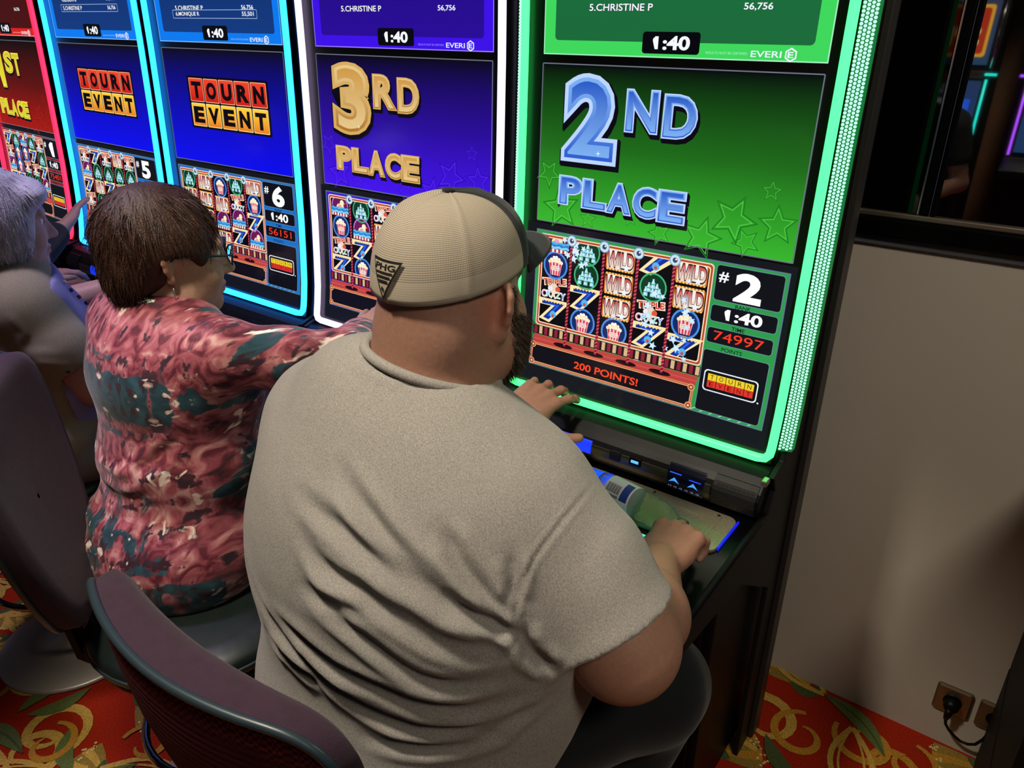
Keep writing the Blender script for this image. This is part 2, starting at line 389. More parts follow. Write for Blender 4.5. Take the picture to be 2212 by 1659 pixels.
def head_prims(c, fwd, up=(0, 0, 1), s=1.0, ears=True, ear_out=.0, flare=48):
    R = frame_of(fwd, up); T = lambda x, y, z: np.asarray(c)+R@np.array([x, y, z])*s
    E = lambda p, r, k=.03, op='u': ell(T(*p), np.array(r)*s, R, k*s, op)
    C = lambda a, b, ra, rb, k=.012, op='u': cap(T(*a), T(*b), ra*s, rb*s, k*s, op)
    P = [E((0, -.012, .035), (.076, .098, .092)), E((0, .032, -.02), (.066, .07, .085)), E((0, .038, -.075), (.052, .056, .045), .03),
         E((0, .082, -.104), (.022, .02, .018), .03), E((0, .088, .028), (.05, .014, .012), .02),
         E((.042, .066, -.035), (.024, .028, .026), .03), E((-.042, .066, -.035), (.024, .028, .026), .03),
         C((0, .094, .012), (0, .118, -.03), .008, .0125, .012), E((.012, .106, -.034), (.008, .010, .008), .008), E((-.012, .106, -.034), (.008, .010, .008), .008),
         E((0, .100, -.061), (.023, .011, .006), .006), E((0, .098, -.074), (.021, .012, .007), .006),
         E((.032, .092, .006), (.014, .01, .009), .012, 's'), E((-.032, .092, .006), (.014, .01, .009), .012, 's'),
         E((.032, .082, .006), (.0125, .0125, .0115), .003), E((-.032, .082, .006), (.0125, .0125, .0115), .003)]
    if ears:
        for sx in (1, -1):
            o = .072+ear_out; fa = math.radians(flare); d = np.array([sx*math.sin(fa), -math.cos(fa), 0])*1.12; nn = np.array([sx*math.cos(fa), math.sin(fa), 0]); b0 = np.array([sx*o, .004, 0])
            e = lambda u, v, w=0: tuple(b0+d*u+nn*w+np.array([0, 0, v*1.12]))
            Re = R@np.stack([nn, d/1.12, np.array([0, 0, 1.])], 1)
            ring = [e(.002, .022), e(.010, .032), e(.022, .031), e(.030, .019), e(.030, .003), e(.024, -.012), e(.015, -.024)]
            P.append(ell(T(*e(.014, .003)), np.array((.0042, .017, .027))*s, Re, .006*s))
            for i in range(6): P.append(C(ring[i], ring[i+1], .0046, .0046, .004))
            P.append(E(e(.012, -.030), (.006, .0085, .0095), .006)); P.append(ell(T(*e(.012, .004, .007)), np.array((.006, .008, .013))*s, Re, .004*s, 's'))
    return P, T, R
def hand_prims(w, fwd, up, right=True, s=1.0, curl=(20, 25, 20), spread=6, thumb=None, per=None):
    """palm with five fingers; curl = bend at knuckle / middle / end joint, per = extra bend per finger"""
    y = nrm(fwd); z = np.asarray(up, float); z = nrm(z-y*(z@y)); t = np.cross(z, y)*(1 if right else -1); w = np.asarray(w, float)
    T = lambda a, b, c: w+(y*a+t*b+z*c)*s
    P = []; bx = (.031, .0100, -.0110, -.031); by = (.088, .092, .087, .078); ln = (.072, .080, .074, .058); rr = (.0095, .0097, .0092, .0081)
    for i in range(4):
        P.append(ell(T(by[i], bx[i], .002), np.full(3, .0138*s), None, .004*s)) if curl[0] > 20 else None
        P.append(cap(T(.0, bx[i]*.55, 0), T(by[i], bx[i], .001), .0170*s, .0122*s, .006*s))
    P.append(ell(T(.042, .0, -.007), np.array([.040, .044, .0150])*s, np.stack([t, y, z], 1), .015*s))
    P.append(ell(T(.03, .026, -.008), np.array([.020, .034, .018])*s, np.stack([t, y, z], 1), .014*s))
    for i in range(4):
        a = math.radians((1.5-i)*spread); d0 = y*math.cos(a)+t*math.sin(a)
        p = T(by[i], bx[i], .001); ang = 0
        for j, f in enumerate((.46, .30, .24)):
            ang += curl[j]+(per[i] if per else 0)*(1 if j < 2 else .6); r = math.radians(ang); d = d0*math.cos(r)-z*math.sin(r); q = p+d*ln[i]*f*s
            P.append(cap(p, q, rr[i]*(1-.07*j)*s, rr[i]*(.96-.09*j)*s, .0045*s)); p = q
    P = [p for p in P if p is not None]
    th = thumb or ((.018, .026, -.006), (.048, .050, -.012), (.076, .058, -.014), (.098, .060, -.016))
    for i in range(3): P.append(cap(T(*th[i]), T(*th[i+1]), (.0155, .0122, .0112)[i]*s, (.0122, .0112, .0092)[i]*s, (.012, .004, .004)[i]*s))
    return P
def strands(name, roots, dirs, length, width, mat_, parent, droop=0., seg=3, cols=None, nor=None, curv=0.):
    V = []; F = []; C = []
    for i, (p, d) in enumerate(zip(roots, dirs)):
        sd = nrm(np.cross(d, rng.normal(size=3))); n = len(V); L = length*(.6+.8*rng.random())
        for j in range(seg+1):
            t = j/seg; q = p+d*L*t+np.array([0, 0, -droop])*L*t*t-(nor[i]*(L*t)**2*curv if nor is not None else 0); w = width*(1-t*.85)
            V += [q-sd*w, q+sd*w]
            if cols is not None: C += [cols[i], cols[i]]
        F += [(n+2*j, n+2*j+1, n+2*j+3, n+2*j+2) for j in range(seg)]
    return mesh_obj(name, V, F, mat_, parent, smooth=True, cols=np.array(C) if cols is not None else None)

# ------------------------------------------------------------------ the room
WALL = 1.82
M_white = mat('wall_paint', '#b4aca0', .55, noise=(3, .3, '#b9b1a6'))
M_black = mat('black_plastic', '#070708', .45, spec=.2)
M_gloss = mat('black_gloss', '#040405', .3, spec=.12)
M_dark = mat('charcoal_metal', '#2e2c2c', .42, .25)
M_dark2 = mat('charcoal_panel', '#131314', .5, spec=.2)
M_chrome = mat('chrome', '#c9c9cc', .14, 1)
M_steel = mat('brushed_bronze_steel', '#b3a88e', .5, .75, noise=(220, .25, '#978d76', (1, 1, 1)))
M_silver = mat('satin_silver', '#a89f90', .3, .9)
M_band = mat('blue_grey_paint', '#4c5058', .5)
M_mirror = mat('mirror_glass', '#c8ccca', .02, 1)
ART = attr_mat('screen_picture', emit=1.0, rough=.12, spec=.35, base=False)
PRINT = attr_mat('printed_label', rough=.5)

# carpet: base and woven scrolls share one mesh
fl = Art(); R0, R1, TAN, OCH, GRN, DKG = '#9c260f', '#8e1c10', '#c09a45', '#b3802c', '#5f6b3a', '#4a5632'
fl.rect(-6, 3, -5, 2.4, R0, 0); MI = [0, 0]
def LY(c):
    MI[1] += 1; return 1+(MI[0] % 6)+6*MI[1]
def scroll(x, y, r, a0, turns, w, col, sgn=1):
    n = 22; P = []
    for i in range(n+1):
        t = i/n; a = math.radians(a0)+sgn*t*turns*2*PI; q = r*(1-.62*t); P.append((x+q*math.cos(a), y+q*math.sin(a)))
    fl.strip(P, [w*(.35+.9*math.sin(PI*min(1, .12+.88*i/n))) for i in range(n+1)], col, LY(1))
def leaf(x, y, L, w, ang, col, vein=None):
    a = math.radians(ang); n = 8; U = []; D = []
    for i in range(n+1):
        t = i/n; h = w*math.sin(PI*t)**.8; b = .12*L*math.sin(PI*t)
        U.append((x+math.cos(a)*L*t-math.sin(a)*(h+b), y+math.sin(a)*L*t+math.cos(a)*(h+b))); D.append((x+math.cos(a)*L*t-math.sin(a)*(-h+b), y+math.sin(a)*L*t+math.cos(a)*(-h+b)))
    fl.put(U+D, [(i, i+1, n+2+i, n+1+i) for i in range(n)], col, LY(0))
    if vein: fl.strip([((U[i][0]+D[i][0])/2, (U[i][1]+D[i][1])/2) for i in range(n+1)], w*.22, vein, LY(1))
def almond(x, y, L, w, ang, col):
    a = math.radians(ang); n = 12; f = lambda s: [(x+math.cos(a)*L*(i/n-.5)-math.sin(a)*s*w*math.sin(PI*i/n), y+math.sin(a)*L*(i/n-.5)+math.cos(a)*s*w*math.sin(PI*i/n)) for i in range(n+1)]
    for s in (1, -1): fl.strip(f(s), .014, col, LY(2)); fl.strip(f(s*.62), .006, col, LY(2))
def fan(x, y, r, ang, col, col2):
    for i in range(7):
        b = math.radians(ang-33+11*i); fl.strip([(x+.25*r*math.cos(b), y+.25*r*math.sin(b)), (x+.7*r*math.cos(b), y+.7*r*math.sin(b)), (x+r*math.cos(b), y+r*math.sin(b))], [.02*r/.16, .034*r/.16, .03*r/.16], col if i % 2 else col2, LY(3))
    ld = LY(4)
    for i in range(34):
        b = math.radians(ang-36+72*rng.random()); q = r*(.88+.2*rng.random()); fl.disc(x+q*math.cos(b), y+q*math.sin(b), .004, '#d8bd78', ld, n=5)
    leaf(x, y, r*.55, r*.14, ang+40, DKG); leaf(x, y, r*.55, r*.14, ang-40, DKG)
def motif(x, y, a):
    MI[0] += 1; MI[1] = 0
    c, s = math.cos(math.radians(a)), math.sin(math.radians(a)); T = lambda u, v: (x+u*c-v*s, y+u*s+v*c)
    fan(*T(0, 0), .17, a+70, OCH, '#8d7434'); fan(*T(.30, .12), .13, a-100, TAN, '#8d7434')
    scroll(*T(.2, -.12), .10, a+40, 1.1, .022, TAN, 1); scroll(*T(-.2, .06), .11, a+200, 1.15, .024, TAN, -1); scroll(*T(.12, .26), .08, a+120, 1.0, .018, OCH, 1)
    almond(*T(-.16, -.16), .24, .05, a+25, TAN); almond(*T(.36, -.02), .22, .045, a-40, TAN)
    leaf(*T(0, 0), .22, .026, a-110, GRN, DKG); leaf(*T(.05, -.12), .16, .022, a-40, GRN); leaf(*T(-.1, .16), .16, .022, a+100, DKG)
    scroll(*T(-.05, -.26), .07, a+10, .9, .016, OCH, -1)
for i in range(-9, 3):
    for j in range(-1, 6): motif(i*.45+(.22 if j % 2 else 0), j*.37-.05, (i*67+j*101) % 360)
M_carpet = attr_mat('woven_carpet', rough=.95, spec=.1, noise=.38, nscale=260, bump=.8)
floor = fl.build('floor', M_carpet, None, lambda x, z, l: (x, z, l), lift=.00002, clip=(-6, 3, -5, 2.4)); tag(floor, kind='structure')
def struct(o): o['kind'] = 'structure'; return o
m = MB(); m.box(-6, 1.6, WALL, WALL+.12, 0, CEIL); struct(m.build('wall_back', M_white))
m = MB(); m.box(-6, 3, -5, WALL+.12, CEIL, CEIL+.1); struct(m.build('ceiling', mat('ceiling_paint', '#3a3633', .8)))
m = MB(); m.box(-6, 3, -5.12, -5, 0, CEIL); struct(m.build('wall_front', mat('brown_panelling', '#4a3020', .5, noise=(6, .3, '#5b3b27'))))
# trim under and around the mirror
m = MB(); m.box(-.385, 1.2, WALL-.012, WALL-.0005, 1.262, 1.283); struct(m.build('trim_1', M_band, bevel=.002))
m = MB(); m.box(-.385, 1.2, WALL-.03, WALL-.0005, 1.2835, 1.324); struct(m.build('trim_2', M_gloss, bevel=.004))
m = MB(); m.box(-.385, 1.2, WALL-.022, WALL-.0005, 1.3245, 1.337); struct(m.build('trim_3', M_silver, bevel=.003))
m = MB(); m.box(-.399, -.386, WALL-.035, WALL-.0005, 1.262, 2.5); struct(m.build('trim_4', M_silver, bevel=.003))
# wall mirror: two panes with a chrome and black joint between them
mir = empty('wall_mirror', (.1, WALL-.01, 1.338)); tag(mir, 'dark wall mirror with chrome joint above the white wall beside the end machine', 'mirror')
mo = (-.1, -(WALL-.01), -1.338)
m = MB(); m.box(-.385, -.2735, WALL-.012, WALL-.002, 1.3375, 2.5); m.build('mirror_pane', mat('dark_reflection_glass', '#020303', .03), mir, off=mo)  # black base stands in for the dark reflection in this pane
m = MB(); m.box(-.236, 1.2, WALL-.012, WALL-.002, 1.3375, 2.5); m.build('mirror_pane', M_mirror, mir, off=mo)
for x0, x1, mm in ((-.273, -.267, M_chrome), (-.2665, -.2505, M_gloss), (-.25, -.2465, M_chrome), (-.246, -.2365, M_gloss)):
    m = MB(); m.box(x0, x1, WALL-.02, WALL-.002, 1.3375, 2.5); m.build('joint_strip', mm, mir, off=mo, bevel=.002)

# wall sockets
def socket(x, z, label):
    e = empty('wall_socket', (x, WALL, z)); tag(e, label, 'socket', 'sockets low on the white wall')
    m = MB(); P = rrect(-.041, .041, -.041, .041, .007)
    n = len(P); Q = rrect(-.037, .037, -.037, .037, .006); I = [(.021*math.cos(2*PI*k/24), .021*math.sin(2*PI*k/24)) for k in range(24)]
    V = [(a, 0, b) for a, b in P]+[(a, -.007, b) for a, b in P]+[(a, -.010, b) for a, b in Q]
    F = [(i, (i+1) % n, n+(i+1) % n, n+i) for i in range(n)]+[(n+i, n+(i+1) % n, 2*n+(i+1) % n, 2*n+i) for i in range(n)]+[tuple(range(2*n, 3*n))]
    m.add(V, F); m.build('cover_plate', mat('champagne_plate', '#8d8069', .32, .85), e)
    m = MB(); m.lathe([(.0215, -.0105), (.0205, -.0118), (.0195, -.0112), (.001, -.0108)], 28, axis='y'); m.build('socket_well', M_black, e)
    return e
socket(.060, .150, 'champagne wall socket with a black plug and cable in it')
socket(.156, .150, 'champagne wall socket half hidden by the black cabinet at the right edge')
pc = empty('power_cable', (.060, WALL-.012, .10)); tag(pc, 'black plug and cable drooping from the wall socket towards the black cabinet', 'cable')
po = (-.060, -(WALL-.012), -.10)
m = MB(); m.lathe([(.0185, 0), (.0185, -.016), (.014, -.026), (.006, -.028)], 24, (.060, WALL-.0125, .150), 'y'); m.build('plug', M_black, pc, smooth=True, off=po)
m = MB(); m.tube([(.060, WALL-.034, .146), (.058, WALL-.036, .125), (.057, WALL-.034, .112)], [.010, .0085, .006], 12); m.build('strain_relief', M_black, pc, smooth=True, off=po)
pts = [(.057, 1.786, .113), (.060, 1.787, .095), (.071, 1.79, .078), (.087, 1.792, .064), (.102, 1.793, .056), (.118, 1.79, .060), (.132, 1.785, .074), (.142, 1.783, .098), (.150, 1.784, .125), (.155, 1.795, .145)]
m = MB(); m.tube(pts, .0036, 10); m.build('cord', M_black, pc, smooth=True, off=po)
# neighbouring black cabinet at the right edge
bc = empty('black_cabinet', (.45, 1.52, 0)); tag(bc, 'tall black cabinet standing against the white wall at the right edge', 'cabinet')
bo = (-.45, -1.52, 0)
m = MB(); m.box(.145, .80, 1.20, WALL-.004, .0, .318); m.build('lower_body', mat('matt_black', '#040404', .6, spec=.15), bc, off=bo, bevel=.006)
m = MB(); m.box(.146, .80, 1.20, WALL-.004, .321, .95); m.build('upper_body', MATS['matt_black'], bc, off=bo, bevel=.006)

# ------------------------------------------------------------------ slot machines
ZP = [.80, .885, .896, .92, .95, 1.0, 1.08, 1.18, 1.28, 1.46, 1.62, 1.74, 1.95, 2.2]
YP = [1.372, 1.384, 1.389, 1.396, 1.402, 1.410, 1.417, 1.424, 1.428, 1.435, 1.440, 1.442, 1.444, 1.445]
def yscr(z): return float(np.interp(z, ZP, YP))
CUTS = sorted(set([round(.9+.02*i, 3) for i in range(20)]+[z for z in ZP if z > .9]))
PIV = 1.44; MO = (0, -PIV, 0); TOPZ = 2.12
SHARE = {}
def share(key, fn, parent, name=None):
    """first call builds the part, later calls copy it (shared mesh)"""
    if key not in SHARE: o = fn(); SHARE[key] = o; return o
    c = SHARE[key].copy(); COL.objects.link(c); c.parent = parent; return c
def neon_mat(n, c, s): return mat('neon_'+n, '#101010', .4, emit=c, es=s)
def side_profile():
    fr = [(yscr(z)+.016, z) for z in (.90, .95, 1.0, 1.08, 1.28, 1.62, TOPZ)]
    return [(1.355, .885), (1.378, .845), (1.350, .79), (1.31, .792), (.995, .787), (.968, .772), (.962, .752), (.985, .728), (1.246, .695), (1.46, .545), (1.46, 0), (1.575, 0), (1.575, TOPZ)]+fr[::-1]
def symbol(A, kind, x, z, w, h):
    """reel symbols: generic fairground pictures"""
    X = lambda a: x+a*w; Z = lambda a: z+a*h
    if kind == 'wild':
        A.rr(X(-.48), X(.48), Z(-.44), Z(.44), .006, '#d9792a'); A.rr(X(-.44), X(.44), Z(-.38), Z(.38), .005, '#f1d9c0'); A.rr(X(-.44), X(.44), Z(-.05), Z(.36), .004, '#f4f0e8')
        for k in range(9): A.disc(X(-.42+.105*k), Z(.41), .0022, '#ffd76a', n=6); A.disc(X(-.42+.105*k), Z(-.41), .0022, '#ffd76a', n=6)
        A.text('WILD', X(-.44), X(.44), Z(-.30), Z(.30), '#2b0a08', off=.06, ref=0); A.text('WILD', X(-.43), X(.43), Z(-.28), Z(.28), grad(Z(-.3), '#fbe9e2', Z(.3), '#c8201c'), off=.02, ref=0)
        A.star(X(.22), Z(-.26), .009, '#eef6ff'); A.star(X(-.05), Z(-.32), .006, '#dff0ff')
    elif kind == 'pop':
        A.disc(x, z, w*.42, '#0f2a66'); A.circ(x, z, w*.45, w*.06, '#4d8fe8')
        A.poly([(X(-.24), Z(.12)), (X(.24), Z(.12)), (X(.17), Z(-.42)), (X(-.17), Z(-.42))], '#f2c9cf')
        for k in range(4):
            a = -.22+.125*k; A.poly([(X(a), Z(.12)), (X(a+.06), Z(.12)), (X(a*.72+.045), Z(-.42)), (X(a*.72), Z(-.42))], '#d9253f')
        A.rr(X(-.16), X(.16), Z(-.22), Z(-.02), .003, '#f7e6dc'); A.text('POP', X(-.11), X(.11), Z(-.11), Z(-.05), '#d42a2a'); A.text('CORN', X(-.13), X(.13), Z(-.19), Z(-.13), '#d42a2a')
        for k in range(15): A.disc(X(-.22+.44*((k*7) % 15)/14), Z(.14+.16*math.sin(PI*((k*7) % 15)/14)*((k % 3)*.5+.3)), w*.055, ('#fff4d2', '#ffe2a0', '#ffffff')[k % 3], n=8)
    elif kind == 'pins':
        A.disc(x, z, w*.40, '#0c3b22'); A.circ(x, z, w*.44, w*.05, '#43b37a')
        for px, pz in ((0, .16), (-.13, .0), (.13, .0), (-.22, -.18), (0, -.18), (.22, -.18)):
            A.poly([(X(px-.07), Z(pz-.20)), (X(px+.07), Z(pz-.20)), (X(px+.065), Z(pz)), (X(px+.03), Z(pz+.10)), (X(px+.03), Z(pz+.18)), (X(px-.03), Z(pz+.18)), (X(px-.03), Z(pz+.10)), (X(px-.065), Z(pz))], '#9fdcf2'); A.rect(X(px-.03), X(px+.0), Z(pz-.16), Z(pz+.12), '#eafaff'); A.rect(X(px-.066), X(px+.066), Z(pz-.06), Z(pz-.02), '#3aa56a')
    elif kind == 'duck':
        A.disc(x, Z(.04), w*.42, '#6a1a55'); A.circ(x, Z(.04), w*.45, w*.05, '#c07adf', a0=0, a1=180)
        A.disc(X(.02), Z(.02), w*.20, '#ffe9a8', rz=h*.16); A.disc(X(.12), Z(.22), w*.11, '#fff2c4'); A.poly([(X(.21), Z(.24)), (X(.33), Z(.20)), (X(.21), Z(.17))], '#f08a2a'); A.disc(X(0), Z(.0), w*.10, '#ef9fc0')
        for k in range(3):
            A.strip([(X(-.46+.092*q), Z(-.06-.09*k+.03*math.sin(q*2.1+k))) for q in range(11)], h*.10, ('#4ab7ee', '#2a7fd2', '#7fd6f7')[k])
        for k in range(6): A.rect(X(-.45+.15*k), X(-.375+.15*k), Z(-.44), Z(-.30), '#f5f2ee'); A.rect(X(-.375+.15*k), X(-.30+.15*k), Z(-.44), Z(-.30), '#c52a3a')
    elif kind == 'seven':
        A.text('7', X(-.42), X(.42), Z(-.42), Z(.42), '#ffe9b0', off=.07, ref=0); A.text('7', X(-.38), X(.38), Z(-.38), Z(.38), '#102f9a', off=.02, ref=0); A.text('7', X(-.28), X(.28), Z(-.30), Z(.32), '#2c63e0', off=-.02, ref=0)
        for k in range(8): A.disc(X(-.38+.108*k), Z(.40), .0024, '#ffe08a', n=6)
        A.disc(X(.02), Z(-.15), w*.12, '#58b6ee'); A.disc(X(.02), Z(-.20), w*.05, '#d24a3a')
    else:
        A.text('TRIPLE', X(-.44), X(.44), Z(.14), Z(.42), '#ffe6c8', off=.08, ref=0, rot=6); A.text('TRIPLE', X(-.42), X(.42), Z(.16), Z(.40), '#d22a22', off=.02, ref=0, rot=6)
        A.disc(x, Z(-.02), w*.17, '#f2d6c2'); A.disc(X(-.14), Z(-.02), w*.09, '#f0eef2'); A.disc(X(.14), Z(-.02), w*.09, '#e05a3a')
        for k, (ch, cc) in enumerate(zip('CRAZY', ('#f26a8a', '#58c6f0', '#ffd24a', '#6adf8a', '#5a8af2'))):
            A.text(ch, X(-.45+.18*k), X(-.29+.18*k), Z(-.42+.03*(k % 2)), Z(-.14), '#f8f8ff', off=.06, ref=0); A.text(ch, X(-.44+.18*k), X(-.30+.18*k), Z(-.40+.03*(k % 2)), Z(-.16), cc, off=.0)
KINDS_ = {'p': 'pop', 'b': 'pins', 'd': 'duck', '7': 'seven', 'w': 'wild', 'c': 'crazy'}
XA, XB = -.281, .295      # picture edges, from the machine's centre line
def top_art(spec):
    A = Art(); hi, lo, dk = spec['hi'], spec['lo'], spec['panel']
    A.rect(XA, XB, 1.638, TOPZ-.02, hi); A.rr(XA+.027, XB-.027, 1.665, TOPZ-.05, .008, grad(1.66, dk, 1.9, spec['panel2']))
    A.frame(XA, XB, 1.638, TOPZ-.02, .0022, .001, spec['edge'])
    for t, v, z, boxed in spec['rows']:
        A.text(t, -.176, -.176+.0105*len(t), z-.006, z+.006, '#0a1020', off=.05, ref=0); A.text(t, -.176, -.176+.0105*len(t), z-.006, z+.006, '#f4f7ff', off=.015, ref=0)
        A.text(v, .137, .188, z-.006, z+.006, '#f4f7ff', off=.015, ref=0)
        if boxed: A.frame(-.192, .202, z-.0115, z+.0115, .0016, .003, '#9fb4d8')
    A.rr(-.055, .062, 1.645, 1.683, .006, '#05060c'); A.text('1:40', -.033, .041, 1.653, 1.675, '#f6f9ff', off=.035, ref=0)
    A.text('RESULTS MUST BE CERTIFIED', .075, .153, 1.6475, 1.6515, spec['edge']); A.text('EVERI', .160, .214, 1.6445, 1.6545, '#eef6ff', off=.01, ref=0)
    A.circ(.2305, 1.6495, .0115, .0028, '#eef6ff', n=6, a0=90, a1=450); A.text('E', .2255, .2345, 1.645, 1.654, '#eef6ff', off=.02, ref=0)
    return A
def mid_art(spec):
    A = Art(); A.rect(XA, XB, 1.295, 1.622, spec['mid'])
    for x, z, r, q in ((-.22, 1.33, .05, 10), (-.255, 1.40, .035, 40), (-.15, 1.315, .022, 0), (.02, 1.31, .028, 20), (.11, 1.315, .045, -12), (.20, 1.32, .03, 30), (.255, 1.36, .04, 5), (-.05, 1.33, .018, 15), (.17, 1.36, .05, 50), (.235, 1.42, .022, 0)):
        if spec['stars']: A.starline(x, z, r, r*.12, spec['stars'][0], rot=90+q); A.starline(x, z, r*.78, r*.08, spec['stars'][1], rot=90+q)
    if spec['logo'] == 'tourn':
        x0, x1, z1, z0 = -.163, .210, 1.540, 1.403; zm = (z0+z1)/2; w = (x1-x0)/5
        A.rr(x0-.006, x1+.006, z0-.006, z1+.006, .004, '#050308')
        for k in range(5):
            for t, za, zb, ca, cb in (('TOURN', zm+.002, z1, '#c8180c', '#f4452a'), ('EVENT', z0, zm-.002, '#ea7a1a', '#ffd23a')):
                a, b = x0+k*w+.0025, x0+(k+1)*w-.0025
                A.rr(a, b, za, zb, .003, '#ffb28a' if t[0] == 'T' else '#ffe9a0'); A.rr(a+.002, b-.002, za+.002, zb-.002, .003, grad(za, ca, zb, cb))
                A.text(t[k], a+.014, b-.014, za+.013, zb-.013, '#0a0308', off=.055, ref=0)
    else:
        n, sfx, oc, c0, c1, c2 = spec['logo']; dk = '#0a0814'
        def big(t, x0, x1, z0, z1, o=.10):
            for dx, dz in ((.004, -.007), (.002, -.004)): A.text(t, x0+dx, x1+dx, z0+dz, z1+dz, dk, off=o+.02, ref=0)
            A.text(t, x0, x1, z0, z1, oc, off=o, ref=0); A.text(t, x0, x1, z0, z1, grad(z0, c0, z1, c1), off=o*.55, ref=0); A.text(t, x0, x1, z0, z1, grad(z0, c1, z1, c2), off=o*.12, ref=0)
        big(n, -.208 if n != '1' else -.17, -.112, 1.447, 1.588, .085)
        w = (.166-.012)/2
        big(sfx[0], -.074, -.012, 1.505, 1.575, .06); big(sfx[1], .008, .069, 1.500, 1.570, .06)
        for k, ch in enumerate('PLACE'):
            a = -.220+k*.0595; big(ch, a, a+.046, 1.343-.0012*k, 1.395-.0006*k, .075)
        A.star(-.135, 1.452, .006, '#ffffff', k=.2, n=4)
    A.frame(XA, XB, 1.295, 1.622, .0022, .003, '#6b7080')
    return A
def game_art(spec):
    A = Art(); z0, z1 = .953, 1.276; fr = spec['hi2']
    A.rect(-.306, .306, .915, 1.290, '#12141c'); A.rect(XA, XB, z0, z1, fr); A.frame(XA, XB, z0, z1, .0025, .002, '#5c7a8a')
    for k in range(26): A.strip([(XA+.02+.021*k, z0+.003), (XA+.032+.021*k, z0+.010)], .0015, spec['edge'])
    # reel window
    A.rr(-.271, .146, 1.052, 1.268, .008, '#f3d9c4'); A.rr(-.2685, .1435, 1.0545, 1.2655, .007, '#b9481f'); A.rr(-.2645, .1395, 1.0585, 1.2615, .006, '#ffe0c0'); A.rr(-.262, .137, 1.061, 1.259, .005, '#07060d')
    L = A.lay
    cw = .0815; rows = spec['reels']
    for c in range(5):
        x = -.226+c*cw; dz = spec['shift'][c]
        for r, ch in enumerate(rows[c]):
            z = 1.237-r*.0535+dz
            B = Art(); B.lay = 0; symbol(B, KINDS_[ch], x, z, .072, .054)
            for V, F, col, lay in B.items:
                if V[:, 1].min() > 1.2595 or V[:, 1].max() < 1.0605: continue
                V = V.copy(); V[:, 1] = np.clip(V[:, 1], 1.0605, 1.2595); A.items.append((V, F, col, L+lay))
    A.lay = L+45
    if spec.get('burst'):
        for k in range(34):
            t = k/34; x = -.19+.09*t+.02*math.sin(k*2.3) if k < 12 else .06+.05*math.sin(k*1.7)+.02*math.cos(k*5); z = 1.255-.05*t*2+.012*math.cos(k*3.1) if k < 12 else 1.19-.17*((k-12)/22)+.01*math.cos(k*4)
            r = .006+.005*((k*37) % 10)/10; A.star(x, z, r+.0012, '#5aa0d8', A.lay, rot=90+k*20); A.star(x, z, r, '#d8f2ff', A.lay+1, rot=90+k*20)
        A.lay += 2
    # striped apron, counter, poles, message box
    A.rect(-.275, .150, 1.030, 1.0515, '#2a0d14')
    for k in range(30):
        a = -.272+.0141*k; A.rect(a, a+.0085, 1.032, 1.0505, '#d9b98a' if k % 2 else '#8e2438', A.lay+1)
    A.lay += 1
    A.poly([(-.277, 1.008), (.140, 1.008), (.146, 1.029), (-.271, 1.029)], '#c0443f'); A.rect(-.274, .143, 1.018, 1.0195, '#d8605a'); A.rect(-.276, .141, 1.012, 1.013, '#a83a36')
    for k in range(4): A.disc(-.190+.0825*k, 1.0165, .026, '#190a0c', rz=.0055)
    A.rr(-.278, .139, .957, 1.009, .004, '#e8865a'); A.rr(-.2755, .1365, .9595, 1.0065, .004, '#3a1410'); A.rr(-.2745, .1355, .9605, 1.0055, .004, '#f0a070'); A.rr(-.272, .133, .963, 1.003, .004, '#0d0c16')
    for x in (-.272, .133):
        for z in (.963, 1.003): A.disc(x, z, .008, '#f0a070', n=14); A.disc(x, z, .0055, '#7a2a1c', n=14); A.disc(x, z, .003, '#ffc08a', n=10)
    if spec.get('msg'): A.text(spec['msg'], -.154, .010, .972, .988, '#ff4a24', off=.02, ref=0)
    for k in range(4):
        x = -.1855+.0825*k; A.rect(x-.003, x+.003, 1.016, 1.258, '#7d1430')
        L2 = A.lay+1
        for q in range(30): A.poly([(x-.003, 1.018+.008*q), (x+.003, 1.0215+.008*q), (x+.003, 1.0245+.008*q), (x-.003, 1.021+.008*q)], '#e05a6a', L2)
        A.lay = L2; A.disc(x, 1.262, .0125, '#7aa6c8', n=22); A.disc(x, 1.262, .0105, '#cfe6f4', n=22); A.disc(x, 1.262, .0055, '#3a4a6a', n=16); A.disc(x+.002, 1.264, .002, '#ffffff', n=8)
    # rank column
    for a, b, c_, d, z_ in ((.153, .287, 1.199, 1.269, 0), (.152, .286, 1.155, 1.188, 0), (.151, .285, 1.110, 1.141, 0), (.149, .285, .962, 1.093, 0)):
        A.rr(a-.0012, b+.0012, c_-.0012, d+.0012, .007, '#6a90a0'); A.rr(a, b, c_, d, .006, '#0d0e16')
    A.text('#', .159, .178, 1.236, 1.256, '#f6f8ff', off=.02, ref=0); A.text(spec['rank'], .197 if spec['rank'] != '1' else .207, .243, 1.206, 1.258, '#ffffff', off=.045, ref=0)
    A.text('1:40', .180, .256, 1.161, 1.183, '#ffffff', off=.03, ref=0); A.text(spec['pts'], .164, .268, 1.116, 1.136, '#ff3a22', off=.0)
    dk = spec['dk']
    for t, xa, xb, zz in (('RANK', .200, .231, 1.1925), ('TIME', .199, .226, 1.147), ('POINTS', .185, .228, 1.1005)): A.text(t, xa, xb, zz-.0045, zz+.0035, dk, off=.01, ref=0)
    A.rr(.157, .272, 1.006, 1.052, .008, '#e8f0fa'); A.rr(.1595, .2695, 1.0085, 1.0495, .007, '#0a0a12')
